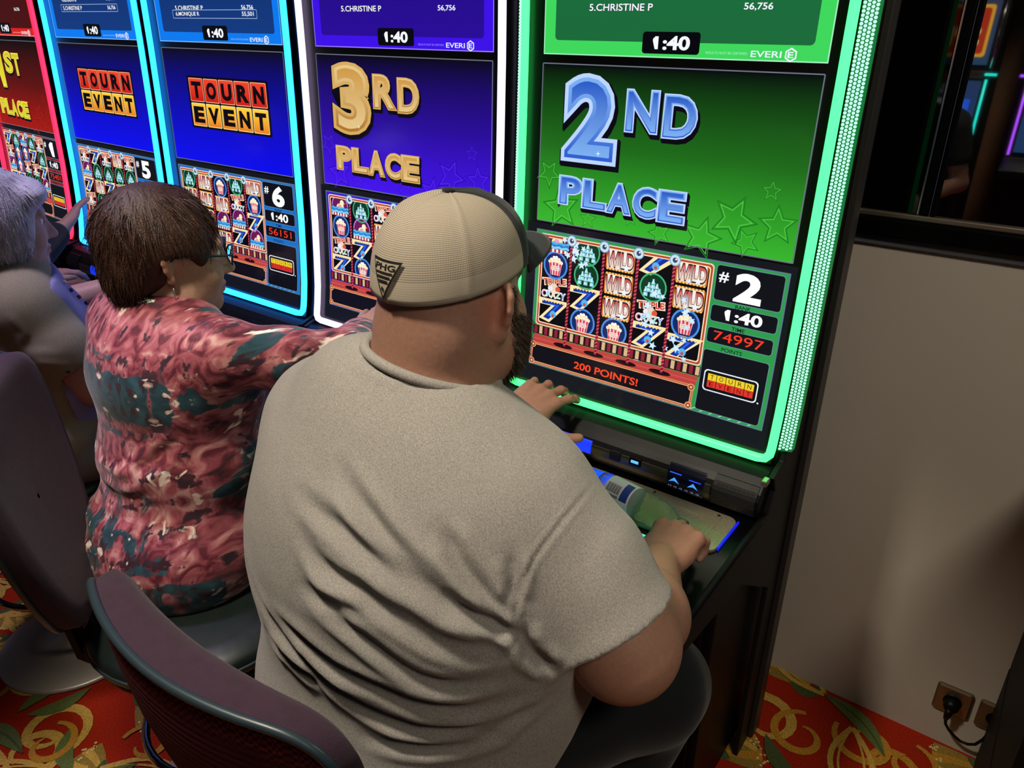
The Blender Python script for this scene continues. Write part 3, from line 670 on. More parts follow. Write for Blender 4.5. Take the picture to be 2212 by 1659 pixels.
    for k in range(5):
        a = .166+.0198*k; A.rect(a, a+.0185, 1.0295, 1.044, '#f2d22a', A.lay+1); A.rect(a, a+.0185, 1.0145, 1.029, '#e2352a', A.lay+1)
        A.text('TOURN'[k], a+.005, a+.0135, 1.0325, 1.0415, '#2a1a06', A.lay+2); A.text('EVENT'[k], a+.005, a+.0135, 1.0172, 1.0262, '#3a0806', A.lay+2)
    A.lay += 2; A.disc(.276, 1.008, .002, '#cfe0f0', n=10)
    return A
def slot_machine(cx, spec, dyl=0.0, rz=0.0, endcap=False):
    root = empty('slot_machine', (cx, PIV+dyl, 0), rz); tag(root, spec['label'], 'slot machine', 'slot machines in the tournament row')
    P = root
    # body behind the screen and below the console
    def f():
        m = MB(); m.prism_x([(1.395, .86), (1.574, .86), (1.574, TOPZ), (1.462, TOPZ), (1.46, 1.62), (1.448, 1.28), (1.437, 1.08), (1.42, .95)], -.336, .336); m.box(-.318, .318, 1.22, 1.574, 0, .70); m.box(-.318, .318, 1.40, 1.574, .6, .87)
        return m.build('cabinet_body', M_black, P, off=MO, bevel=.003)
    share('body', f, P)
    for s in (-1, 1):
        def f(s=s):
            m = MB(); m.prism_x(side_profile(), *sorted((s*.3365, s*.3485))); return m.build('side_panel', M_dark2, P, off=MO, bevel=.002)
        share('side%d' % s, f, P)
        def f(s=s):
            m = MB(); m.prism_x([(1.53, .01), (1.578, .01), (1.578, TOPZ), (1.53, TOPZ)], *sorted((s*.349, s*(.3615 if endcap and s > 0 else .3525)))); return m.build('edge_trim', M_dark, P, off=MO, bevel=.001)
        share('edge%d%d' % (s, endcap and s > 0), f, P)
        def f(s=s):
            pr = [(1.352, .797), (1.31, .797), (.994, .792), (.965, .776), (.957, .752), (.975, .730)]
            m = MB(); m.tube([(s*.3425, y, z) for y, z in pr], .0075, 8); return m.build('deck_rail', M_black, P, smooth=True, off=MO)
        share('rail%d' % s, f, P)
    # screen glass: black bezel surface
    def f():
        V = []; F = []; zs = [.893]+[z for z in CUTS if z > .9]+[TOPZ-.01]; n = 2
        for z in zs: V += [(-.327, yscr(z)+.0035, z), (.327, yscr(z)+.0035, z)]
        for i in range(len(zs)-1): F.append((2*i, 2*i+1, 2*i+3, 2*i+2))
        k = len(V); V += [(x, y+.012, z) for x, y, z in V[:k]]
        F += [tuple(q+k for q in g[::-1]) for g in F[:len(zs)-1]]
        return mesh_obj('screen_glass', V, F, mat('satin_black_glass', '#0c0c0e', .36), P, off=MO)
    share('glass', f, P)
    fm = lambda x, z, l: (x, yscr(z)+.0030-l, z)
    top_art(spec).build('top_display', ART, P, fm, CUTS, lift=.00006, off=MO)
    mid_art(spec).build('middle_display', ART, P, fm, CUTS, lift=.00004, off=MO)
    game_art(spec).build('game_display', ART, P, fm, CUTS, lift=.00002, off=MO)
    # neon tube frame (open at the top edge of the picture)
    N = neon_mat(*spec['neon']); m = MB(); zs = [TOPZ, 1.74, 1.62, 1.46, 1.28, 1.18, 1.08, 1.0, .95, .93]
    L = [(-.3235, yscr(z)-.006, z) for z in zs]; cor = [(-.3225, yscr(.915)-.006, .916), (-.315, yscr(.905)-.006, .9065), (-.300, yscr(.9)-.006, .9045)]
    path_ = L+cor+[(-x, y, z) for x, y, z in cor[::-1]]+[(-x, y, z) for x, y, z in L[::-1]]
    m.tube(path_, .0088, 10); m.build('neon_tube', N, P, smooth=True, off=MO)
    # sparkling light strip outside the tube, with a backing given its own glow
    for s in ((-1, 1) if endcap else (-1,)):
        m = MB(); B = mat('strip_back_'+spec['neon'][0], '#0a0a10', .4, emit=spec['stripback'], es=1.2)
        zz = [.925]+[z for z in CUTS if .93 < z < TOPZ-.02]+[TOPZ-.01]; V = []; xa, xb = .3335, (.3585 if s > 0 else .3515)
        for z in zz: V += [(s*xa, yscr(z)+.001, z), (s*xb, yscr(z)+.012, z), (s*xb, yscr(z)+.03, z), (s*xa, yscr(z)+.03, z)]
        F = []
        for i in range(len(zz)-1):
            for k in range(4): F.append((4*i+k, 4*i+(k+1) % 4, 4*i+4+(k+1) % 4, 4*i+4+k))
        F += [(0, 1, 2, 3), tuple(range(len(V)-4, len(V)))]
        m.add(V, F); sb = m.build('light_strip', B, P, off=MO)
        m = MB(); z = .93
        while z < TOPZ-.02:
            for c in range(4):
                t = .13+.245*c; zz_ = z+(.0031 if c % 2 else 0); x = xa+(xb-xa)*t; y = yscr(zz_)+.001+.011*t-.0012
                V = [(s*(x+.0028*math.cos(a*PI/3)), y+.0028*math.cos(a*PI/3)*.44, zz_+.0028*math.sin(a*PI/3)) for a in range(6)]; m.add(V, [tuple(range(6))])
            z += .0062
        o = m.build('light_dots', neon_mat(*spec['dots']), sb, off=MO); o['kind'] = 'stuff'
    # console: bar, deck, plates, buttons, grilles
    def f():
        m = MB(); m.prism_x([(1.372, .888), (1.352, .880), (1.338, .868), (1.326, .856), (1.319, .842), (1.317, .825), (1.322, .806), (1.330, .797), (1.40, .797), (1.40, .888)], -.336, .336)
        return m.build('button_bar', M_black, P, off=MO, bevel=.003)
    share('bar', f, P)
    def f():
        m = MB(); m.prism_x([(1.36, .7965), (1.31, .790), (.994, .785), (.970, .773), (.963, .752), (.978, .732), (1.23, .702), (1.36, .702)], -.336, .336)
        return m.build('button_deck', M_gloss, P, off=MO, bevel=.004)
    share('deck', f, P)
    dz = lambda y: .785+(y-.994)*.0158
    def plate(x0, x1, y0, y1, h, nm, mm, r=.012, parent=None, key=None):
        def f():
            m = MB(); m.prism_z(rrect(x0, x1, y0, y1, r), dz(y0)-.004, dz(y0)+h); return m.build(nm, mm, parent or P, off=MO, bevel=.0015)
        return share(key or (nm, x0), f, parent or P)
    plate(-.305, .305, 1.180, 1.3135, .0065, 'deck_plate', M_steel, .02)
    for x0, x1 in ((-.275, -.118), (-.090, .090), (.118, .275)):
        plate(x0, x1, 1.184, 1.306, .0078, 'cover_plate', M_steel, .006)
    for x in (-.268, -.125, .125, .268):
        for y in (1.192, 1.298):
            def f(x=x, y=y):
                m = MB(); m.lathe([(.003, dz(y)+.0075), (.0028, dz(y)+.0092), (.0004, dz(y)+.0094)], 10, (x, y, 0)); return m.build('screw', M_dark, P, off=MO)
            share(('screw', x, y), f, P)
    def f():
        m = MB(); m.box(-.23, .23, 1.150, 1.1585, .7865, .7915); return m.build('light_line', neon_mat(*spec['line']), P, off=MO, bevel=.001)
    share('line'+spec['line'][0], f, P)
    for s in (-1, 1):
        def f(s=s):
            m = MB(); m.box(*sorted((s*.3055, s*.3085)), 1.20, 1.305, .787, .7955); return m.build('plate_light', neon_mat('deep_blue', '#1020ff', .8), P, off=MO)
        share('platelight%d' % s, f, P)
    def f():
        m = MB(); m.tube([(-.03, 1.272, .803), (.068, 1.272, .803)], .0135, 16); return m.build('spin_button', mat('blue_lit_button', '#0a2a90', .15, emit='#0a4cff', es=1.1), P, smooth=True, off=MO)
    share('spin', f, P)
    ybar = lambda z: float(np.interp(z, [.806, .825, .842, .856, .868], [1.322, 1.317, 1.319, 1.326, 1.338]))
    def bar_item(key, nm, x0, x1, z0, z1, out, mm, r=.003):
        def f():
            pr = [(ybar(z)-out, z) for z in np.linspace(z0, z1, 6)]; pr += [(ybar(z)+.004, z) for z in np.linspace(z1, z0, 6)]
            m = MB(); m.prism_x(pr, x0, x1); return m.build(nm, mm, P, off=MO, bevel=.0012)
        return share(key, f, P)
    bar_item('bt', 'bar_band', -.235, .235, .812, .846, .0006, mat('bar_metal', '#4a4436', .3, .8))
    bar_item('b1', 'lit_button', .050, .078, .832, .850, .004, M_gloss)
    bar_item('b1l', 'button_lamp', .055, .073, .838, .844, .0048, neon_mat('pale_blue', '#5ab4ff', 1.3))
    bar_item('b2', 'round_button', .002, .028, .829, .850, .004, M_black)
    bar_item('b3', 'blue_window', -.135, -.046, .822, .852, .003, neon_mat('blue_window', '#0838ff', 1.0))
    bar_item('b4', 'card_reader', .140, .222, .808, .862, .003, mat('navy_gloss', '#05061c', .15))
    A = Art()
    for x in (.158, .200):
        A.poly([(x-.012, .826), (x, .838), (x+.012, .826), (x, .830)], '#4aa0ff')
    A.rect(.146, .172, .846, .848, '#3a5cff'); A.rect(.190, .216, .842, .844, '#2a4cff')
    for k, t in enumerate(('+1', '+2', '+5', '+10', '+20', '+50')): A.text(t, .145+.0125*k, .152+.0125*k, .8135, .818, '#8090c0')
    def f(): return A.build('reader_marks', ART, P, lambda x, z, l: (x, ybar(z)-.0036-l, z), [.82, .83, .84, .85], lift=.0001, off=MO)
    share('reader_marks', f, P)
    for s in (-1, 1):
        def f(s=s):
            m = MB(); a, b = sorted((s*.240, s*.330)); pr = [(ybar(z)-.0035, z) for z in np.linspace(.808, .868, 8)]; pr += [(ybar(z)+.003, z) for z in np.linspace(.868, .808, 8)]
            m.prism_x(pr, a, b); m.m = 1
            for r in range(9):
                for c in range(9):
                    z = .812+.0052*r; x = a+.008+.0088*c+(.003 if r % 2 else 0); y = ybar(z)-.0040
                    m.add([(x, y, z), (x+.0058, y, z), (x+.0058, ybar(z+.0022)-.0040, z+.0022), (x, ybar(z+.0022)-.0040, z+.0022)], [(0, 1, 2, 3)])
            return m.build('speaker_grille', [M_dark2, mat('grille_hole', '#020202', .8)], P, off=MO)
        share('grille%d' % s, f, P)
    # lower front door
    def f():
        m = MB(); m.box(-.30, .30, 1.205, 1.219, .06, .66); return m.build('lower_door', M_gloss, P, off=MO, bevel=.004)
    share('door', f, P)
    if endcap:
        A = Art(); A.rect(.232, .306, .395, .430, '#b58d84'); A.text(spec['plate'], .244, .296, .403, .422, '#2a0f10', off=.02, ref=0)
        A.build('number_sticker', PRINT, P, lambda x, z, l: (x, 1.2045-l, z), lift=.0003, off=MO)
        m = MB(); m.lathe([(.006, 1.204), (.006, 1.192), (.0035, 1.190)], 12, (.285, 0, .33), 'y'); m.build('door_lock', M_chrome, P, off=MO)
        m = MB(); m.box(.338, .350, 1.30, 1.322, .893, .905); m.build('corner_clip', M_silver, P, off=MO, bevel=.002)
    return root
ROWS5 = [('4.', '', 1.752, 0), ('5.CHRISTINE P', '56,756', 1.7245, 0)]
GREEN = dict(hi='#3fd85c', hi2='#2f9a4c', lo='#0d3a1c', panel='#1c6a3a', panel2='#17703f', edge='#a6f0c0', dk='#06220e', rows=[('5.CHRISTINE P', '56,756', 1.7245, 0)],
    mid=grad(1.31, '#38b62e', 1.53, '#05070a'), stars=('#1d7a22', '#53cf45'), logo=('2', 'ND', '#bcd6ff', '#2f5fd0', '#7db0f2', '#2a5cc8'),
    reels=['dpc7', 'bb7p', 'wwwp', '7bc7', 'wwp7'], shift=[.016, .006, .002, .012, .004], burst=True, msg='200 POINTS!', rank='2', pts='74997', plate='667',
    neon=('green', (.05, 1, .17), 3.0), dots=('green_dots', '#a8ffcf', 1.6), line=('mint', '#3affc0', 1.4), stripback='#0a6a30',
    label='end slot machine with green neon frame showing 2ND PLACE, beside the white wall')
VIOLET = dict(hi='#3d10e8', hi2='#3a18d8', lo='#1a0a60', panel='#2a0a9a', panel2='#1c0a70', edge='#9a7dff', dk='#0a0430', rows=[('5.CHRISTINE P', '56,756', 1.7245, 0)],
    mid=grad(1.31, '#4412f0', 1.55, '#08060e'), stars=('#3008b8', '#5a2af8'), logo=('3', 'RD', '#d8ac62', '#b07828', '#e6c88a', '#d09a48'),
    reels=['dpc7', 'bd7p', 'cwbd', 'pdbc', 'w7pb'], shift=[0, 0, .004, -.004, 0], rank='3', pts='61230', neon=('white', (.78, .62, 1), 2.2), dots=('cyan_dots', '#86f4ff', 1.4), line=('blue', '#2a6cff', 1.2), stripback=(.015, .002, 1),
    label='slot machine with white neon frame showing 3RD PLACE, in front of the floral blouse')
BLUE = dict(hi='#0a7af0', hi2='#1a6fc8', lo='#0a2a60', panel='#123a80', panel2='#0e2c66', edge='#8ac4ff', dk='#061a3a', mid=grad(1.36, '#0808f0', 1.545, '#0a0610'), stars=None, logo='tourn',
    neon=('cyan', (.012, .26, 1), 6), dots=('cyan_dots', '#86f4ff', 1.4), line=('blue', '#2a6cff', 1.2), stripback=(.006, .002, 1))
SIX = dict(BLUE, rows=[('5.CHRISTINE P', '56,756', 1.7285, 0), ('6.MONIQUE R', '55,501', 1.7155-.003, 1)], rank='6', pts='56151', reels=['bwcw', 'wwwp', 'pwdw', 'bcd7', 'wp7d'], shift=[0, -.004, -.01, .006, .008],
    label='slot machine with cyan neon frame showing TOURN EVENT and rank #6')
FIVE = dict(BLUE, rows=[('4.RENSON G', '57,114', 1.757, 0), ('5.CHRISTINE P', '56,756', 1.731, 1)], rank='5', pts='56756', reels=['cd7c', '7bwb', 'cb7d', 'wbcp', 'cb7w'], shift=[0, 0, 0, .004, .002],
    label='slot machine with cyan neon frame showing TOURN EVENT and rank #5')
RED = dict(GREEN, hi='#d8201c', hi2='#8a1f2a', panel='#4a0a0a', panel2='#3a0808', edge='#ffb0a8', dk='#200404', rows=[('5.CHRISTINE P', '56,756', 1.7285, 0)], mid=grad(1.31, '#a8160c', 1.52, '#0a0404'), stars=('#7a0f08', '#b8241a'),
    logo=('1', 'ST', '#ffe45a', '#8fae1a', '#e6e03a', '#d8c020'), rank='1', pts='75401', msg=None, burst=False, reels=['7cd7', 'bpp7', 'dpcb', 'b7cb', 'cb7d'], shift=[0, 0, .004, 0, -.004],
    neon=('pink', (1, .02, .07), 2.4), dots=('cyan_dots', '#86f4ff', 1.4), line=('red', '#ff3018', 1.1), stripback='#5a0a80',
    label='slot machine with pink neon frame showing 1ST PLACE at the left edge')
CX = -.6966
slot_machine(CX, GREEN, endcap=True)
slot_machine(CX-.7065, VIOLET)
slot_machine(CX-.7065*2, SIX)
slot_machine(CX-.7065*3-.008, FIVE, .020, -math.radians(2.3))
slot_machine(CX-.7065*4-.018, RED, .052, -math.radians(4.2))

# ------------------------------------------------------------------ bar stools
M_plush = mat('purple_plush', '#371f33', .95, sheen=.08, bump=(900, .5, .002), noise=(60, .3, '#2c1829'))
M_vinyl = mat('dark_green_vinyl', '#141c1a', .35, noise=(30, .3, '#1b2422'))
M_pipe = mat('slate_piping', '#26343c', .38)
M_base = mat('satin_base_metal', '#b8b0a6', .42, .55)
def ribbed():
    m = mat('ribbed_red_cloth', '#4a0e1c', .9, spec=.2); nt = m.node_tree; b = nt.nodes['Principled BSDF']
    tc = nt.nodes.new('ShaderNodeTexCoord'); w = nt.nodes.new('ShaderNodeTexWave'); w.bands_direction = 'Z'; w.inputs['Scale'].default_value = 26; w.inputs['Distortion'].default_value = .6
    ck = nt.nodes.new('ShaderNodeTexChecker'); ck.inputs['Scale'].default_value = 190; ck.inputs[1].default_value = (*lin('#701824'), 1); ck.inputs[2].default_value = (*lin('#2a0a12'), 1)
    r = nt.nodes.new('ShaderNodeValToRGB'); r.color_ramp.elements[0].color = (*lin('#420f20'), 1); r.color_ramp.elements[1].color = (*lin('#521326'), 1)
    a = nt.nodes.new('ShaderNodeAttribute'); a.attribute_name = 'Col'; mx = nt.nodes.new('ShaderNodeMix'); mx.data_type = 'RGBA'
    bp = nt.nodes.new('ShaderNodeBump'); bp.inputs['Strength'].default_value = .25; bp.inputs['Distance'].default_value = .003
    L = nt.links.new; L(tc.outputs['Object'], w.inputs['Vector']); L(tc.outputs['Object'], ck.inputs[0]); L(w.outputs['Fac'], r.inputs[0]); L(w.outputs['Fac'], bp.inputs['Height']); L(bp.outputs[0], b.inputs['Normal'])
    L(a.outputs['Color'], mx.inputs[0]); L(r.outputs[0], mx.inputs[6]); L(ck.outputs[0], mx.inputs[7]); L(mx.outputs[2], b.inputs['Base Color']); return m
M_rib = ribbed()
def smooth_loop(P, n):
    P = [Vector((*p, 0)) for p in P]; k = len(P); out = []
    for i in range(k):
        a, b, c, d = P[i-1], P[i], P[(i+1) % k], P[(i+2) % k]
        for j in range(n):
            t = j/n; out.append((.5*((2*b)+(c-a)*t+(2*a-5*b+4*c-d)*t*t+(-a+3*b-3*c+d)*t**3)))
    return [(p.x, p.y) for p in out]
BACK_H = [(.0, 1.062), (.12, 1.062), (.195, 1.055), (.232, 1.02), (.238, .96), (.230, .88), (.208, .78), (.172, .69), (.122, .62), (.06, .585)]
BACK = smooth_loop(BACK_H+[(0, .575)]+[(-x, z) for x, z in BACK_H[:0:-1]], 5)
def stool(x, y, rz, label, bz=0.0):
    e = empty('bar_stool', (x, y, 0), rz); tag(e, label, 'stool', 'bar stools along the slot machines')
    m = MB(); m.lathe([(.212, .002), (.214, .006), (.205, .012), (.12, .020), (.05, .032), (.03, .06)], 48); m.build('base_plate', M_base, e, smooth=True)
    m = MB(); m.lathe([(.026, .055), (.026, .40), (.034, .402), (.034, .52), (.02, .525)], 24); m.build('pole', M_chrome, e, smooth=True)
    m = MB(); m.tube([(.185*math.cos(a*PI/20), .185*math.sin(a*PI/20)+.02, .27) for a in range(40)], .0095, 10, closed=True); fr = m.build('foot_ring', M_chrome, e, smooth=True)
    for a in (90, 210, 330):
        m = MB(); m.tube([(.02*math.cos(math.radians(a)), .02*math.sin(math.radians(a)), .29), (.183*math.cos(math.radians(a)), .183*math.sin(math.radians(a))+.02, .27)], .007, 8); m.build('spoke', M_chrome, fr)
    m = MB(); m.lathe([(.06, .515), (.20, .522), (.213, .532), (.213, .545)], 40); m.build('seat_pan', M_black, e, smooth=True)
    m = MB(); m.lathe([(.10, .540), (.208, .542), (.222, .556), (.224, .578), (.214, .594), (.16, .600), (.02, .598)], 48); s_ = m.build('seat', M_vinyl, e, smooth=True)
    m = MB(); m.tube([(.2245*math.cos(a*PI/24), .2245*math.sin(a*PI/24), .572) for a in range(48)], .0035, 8, closed=True); m.build('seat_seam', M_pipe, s_, smooth=True)
    # shell backrest: rings of the outline shrunk to the middle
    yb = -.262; cz = .84; n = len(BACK)
    def fy(x_, z_): return yb+.034*(x_/.235)**2+.20*max(0, 1.02-z_)**1.15
    def th(x_, z_): return .066*(1-.38*(x_/.235)**2)*(1-.25*max(0, (.9-z_)/.4))
    def ringp(s, dy): return [(px*s, dy(px*s, cz+(pz-cz)*s), cz+(pz-cz)*s) for px, pz in BACK]
    V = []; 
    for s, f in ((.02, lambda a, b: fy(a, b)), (.3, lambda a, b: fy(a, b)), (.6, lambda a, b: fy(a, b)), (.82, lambda a, b: fy(a, b)+.002), (.93, lambda a, b: fy(a, b)-.002), (.98, lambda a, b: fy(a, b)-.010),
                 (1.0, lambda a, b: fy(a, b)-.35*th(a, b)), (1.0, lambda a, b: fy(a, b)-.75*th(a, b)), (.985, lambda a, b: fy(a, b)-th(a, b))): V += ringp(s, f)
    F = [(r*n+i, r*n+(i+1) % n, (r+1)*n+(i+1) % n, (r+1)*n+i) for r in range(8) for i in range(n)]
    bk = mesh_obj('backrest', V, F, M_plush, e, smooth=True)
    V = []; C = []
    for s in (.985, .93, .85, .75, .6, .4, .2, .02):
        V += ringp(s, lambda a, b: fy(a, b)-th(a, b)-.010*(1-s*s)+.004); C += [[1.0 if (s > .8 and pz > .78) else 0.0]*3 for px, pz in BACK]
    F = [(r*n+i, r*n+(i+1) % n, (r+1)*n+(i+1) % n, (r+1)*n+i) for r in range(7) for i in range(n)]
    mesh_obj('back_panel', V, F, M_rib, bk, smooth=True, cols=np.array(C))
    m = MB(); m.tube(ringp(.995, lambda a, b: fy(a, b)-th(a, b)), .0058, 8, closed=True); m.build('piping', M_pipe, bk, smooth=True)
    bk.location.z = bz
    m = MB(); m.prism_x([(-.02, .515), (-.02, .500), (-.215, .500), (-.245, .53), (-.262, .70), (-.250, .70), (-.232, .545), (-.20, .515)], -.03, .03); m.build('back_bracket', M_black, e, bevel=.003)
    return e
stool(-.69, .60, 0, 'purple plush bar stool with slate piping under the man in the grey shirt')
stool(-1.285, .650, math.radians(-34), 'dark purple bar stool under the woman in the floral blouse', .06)
stool(-2.10, .67, math.radians(8), 'bar stool under the white haired woman in the khaki shirt')
stool(-2.83, .68, 0, 'bar stool farthest along the row, under the person with a black sleeve')

# ------------------------------------------------------------------ people
SKIN = attr_mat('skin', rough=.5, spec=.35, noise=.09, nscale=160, bump=.12, sub=.12)
def skin_cols(base, spots):
    """flesh tone with softly blended regions: (centre, radius, colour, strength)"""
    def f(V):
        C = np.tile(np.array(lin(base)), (len(V), 1)); C *= (1+.08*vnoise(V, 45, 3))[:, None]
        for c, r, col, st in spots:
            d = np.sqrt((((V-np.array(c))/np.array(r))**2).sum(1)); w = st*np.clip(1.6-d*1.1, 0, 1)[:, None]
            C = C*(1-w)+np.array(lin(col))*w
        return np.clip(C, 0, 1)
    return f
def cloth(name, c1, c2, rough=.9, sc=700, bumpsc=500, aniso=(1, 1, 1), sheen=.1):
    m = mat(name, c1, rough, spec=.2, sheen=sheen, noise=(sc, .22, c2, aniso), bump=(bumpsc, .25, .0015)); return m
M_heather = cloth('heather_grey_jersey', '#787470', '#a09b94', sc=620, aniso=(1, 1, .45))
M_navy = cloth('dark_denim', '#090c10', '#0e1216', sc=300)
M_khaki = cloth('khaki_cotton', '#8d8468', '#9d9478', sc=260)
M_lav = cloth('grey_trousers', '#6f6a70', '#7d787c', sc=300)
M_blackcloth = cloth('black_knit', '#0c0c10', '#141418', sc=300)
M_tan = cloth('tan_cotton', '#b39a58', '#a68c4c', sc=260)
M_shoe = mat('black_shoe', '#0e0e10', .4)
def eyes(T, R, s, parent, iris='#4a3626'):
    for sx in (1, -1):
        m = MB(); c = T(sx*.032, .0835, .006); m.ellipsoid(c, (.0118*s,)*3, 14, 10); e = m.build('eye', mat('eye_white', '#e8e2dc', .2), parent, smooth=True)
        q = T(sx*.032, .0945, .006); m = MB(); m.ellipsoid(q, (.0048*s, .0018*s, .0048*s), 12, 8); m.build('iris', mat('iris_'+iris[1:], iris, .15), e, smooth=True)
def shoe(x, y, parent):
    V, F = sdf_surface([ell((x, y+.05, .045), (.046, .13, .04), k=.03), ell((x, y-.03, .06), (.042, .06, .055), k=.03), cutp((x, y, .004), (0, 0, -1))], .006)
    return mesh_obj('shoe', V, F, M_shoe, parent, smooth=True)

# ---- the man in the grey shirt
man = empty('person', (-.69, .70, 0)); tag(man, 'person in a grey shirt and beige mesh cap, seated back turned at the end machine', 'person')
mo_ = Vector((.69, -.70, 0))
def addto(o, root): return o
def settle(root):        # people are shaped in room coordinates; move every part under its root
    for o in root.children_recursive: o.data.transform(Matrix.Translation(-Vector(root.location)))
HC = np.array((-.677, .788, 1.350))
hp, HT, HR = head_prims(HC, (.03, 1, -.05), s=1.02, ear_out=.003, flare=66)
R_SH, R_EL, R_WR = (-.512, .735, 1.085), (-.350, .750, .925), (-.430, 1.018, .852)
L_SH, L_EL, L_WR = (-.900, .735, 1.115), (-.970, .985, 1.00), (-.858, 1.185, .935)
torso = [ell((-.695, .665, .71), (.265, .205, .14)), ell((-.69, .72, .80), (.278, .225, .16), k=.06), ell((-.69, .735, .90), (.285, .225, .20), k=.06), ell((-.69, .685, .98), (.27, .20, .20), k=.06), ell((-.69, .71, 1.085), (.255, .172, .155), k=.06),
         cap((-.872, .722, 1.108), (-.53, .732, 1.085), .088, .082, .06), ell((-.70, .703, 1.190), (.158, .092, .092), ((.976, 0, .216), (0, 1, 0), (-.216, 0, .976)), k=.06)]
body = inflate(torso, -.008)+hp+[cap((-.682, .72, 1.17), (-.678, .762, 1.36), .088, .080, .03), ell((-.677, .718, 1.315), (.07, .04, .045), k=.03), ell(HT(.046, .03, -.075), (.036, .05, .045), k=.03), ell(HT(-.046, .03, -.075), (.036, .05, .045), k=.03)]
body += path([R_SH, (-.420, .742, 1.0), R_EL], [.074, .080, .068], .03)+[ell((-.352, .738, .918), (.062, .066, .062), k=.03)]+path([R_EL, (-.375, .86, .882), R_WR], [.066, .062, .037], .03)
body += path([L_SH, (-.965, .86, 1.06), L_EL], [.085, .078, .060], .03)+path([L_EL, (-.965, 1.08, .955), L_WR], [.058, .054, .034], .03)
body += hand_prims(R_WR, (-.06, .99, .06), (-.10, -.16, .97), True, 1.15, (26, 60, 34), 11, ((.018, .030, -.008), (.046, .062, -.012), (.074, .086, -.016), (.096, .092, -.020)), (-4, 0, 5, 10))
body += hand_prims(L_WR, (.12, .95, .22), (.42, -.42, .80), False, 1.12, (16, 30, 22), 9, ((.018, .028, -.008), (.044, .062, -.020), (.060, .092, -.026), (.080, .108, -.022)), (-8, 0, 5, 9))
nb = [(HT(sx*.0, -.06, -.02), (.085, .06, .05), '#6a5a52', .30) for sx in (0,)]+[((-.652, .64, 1.335), (.0035, .004, .0035), '#2a1810', 1.0), (HT(.082, -.01, 0), (.02, .03, .03), '#b06a58', .5)]
bo_ = skin_obj('body', body, .0036, SKIN, man, 1, skin_cols('#946c5a', nb)); addto(bo_, man)
eyes(HT, HR, 1.02, man)
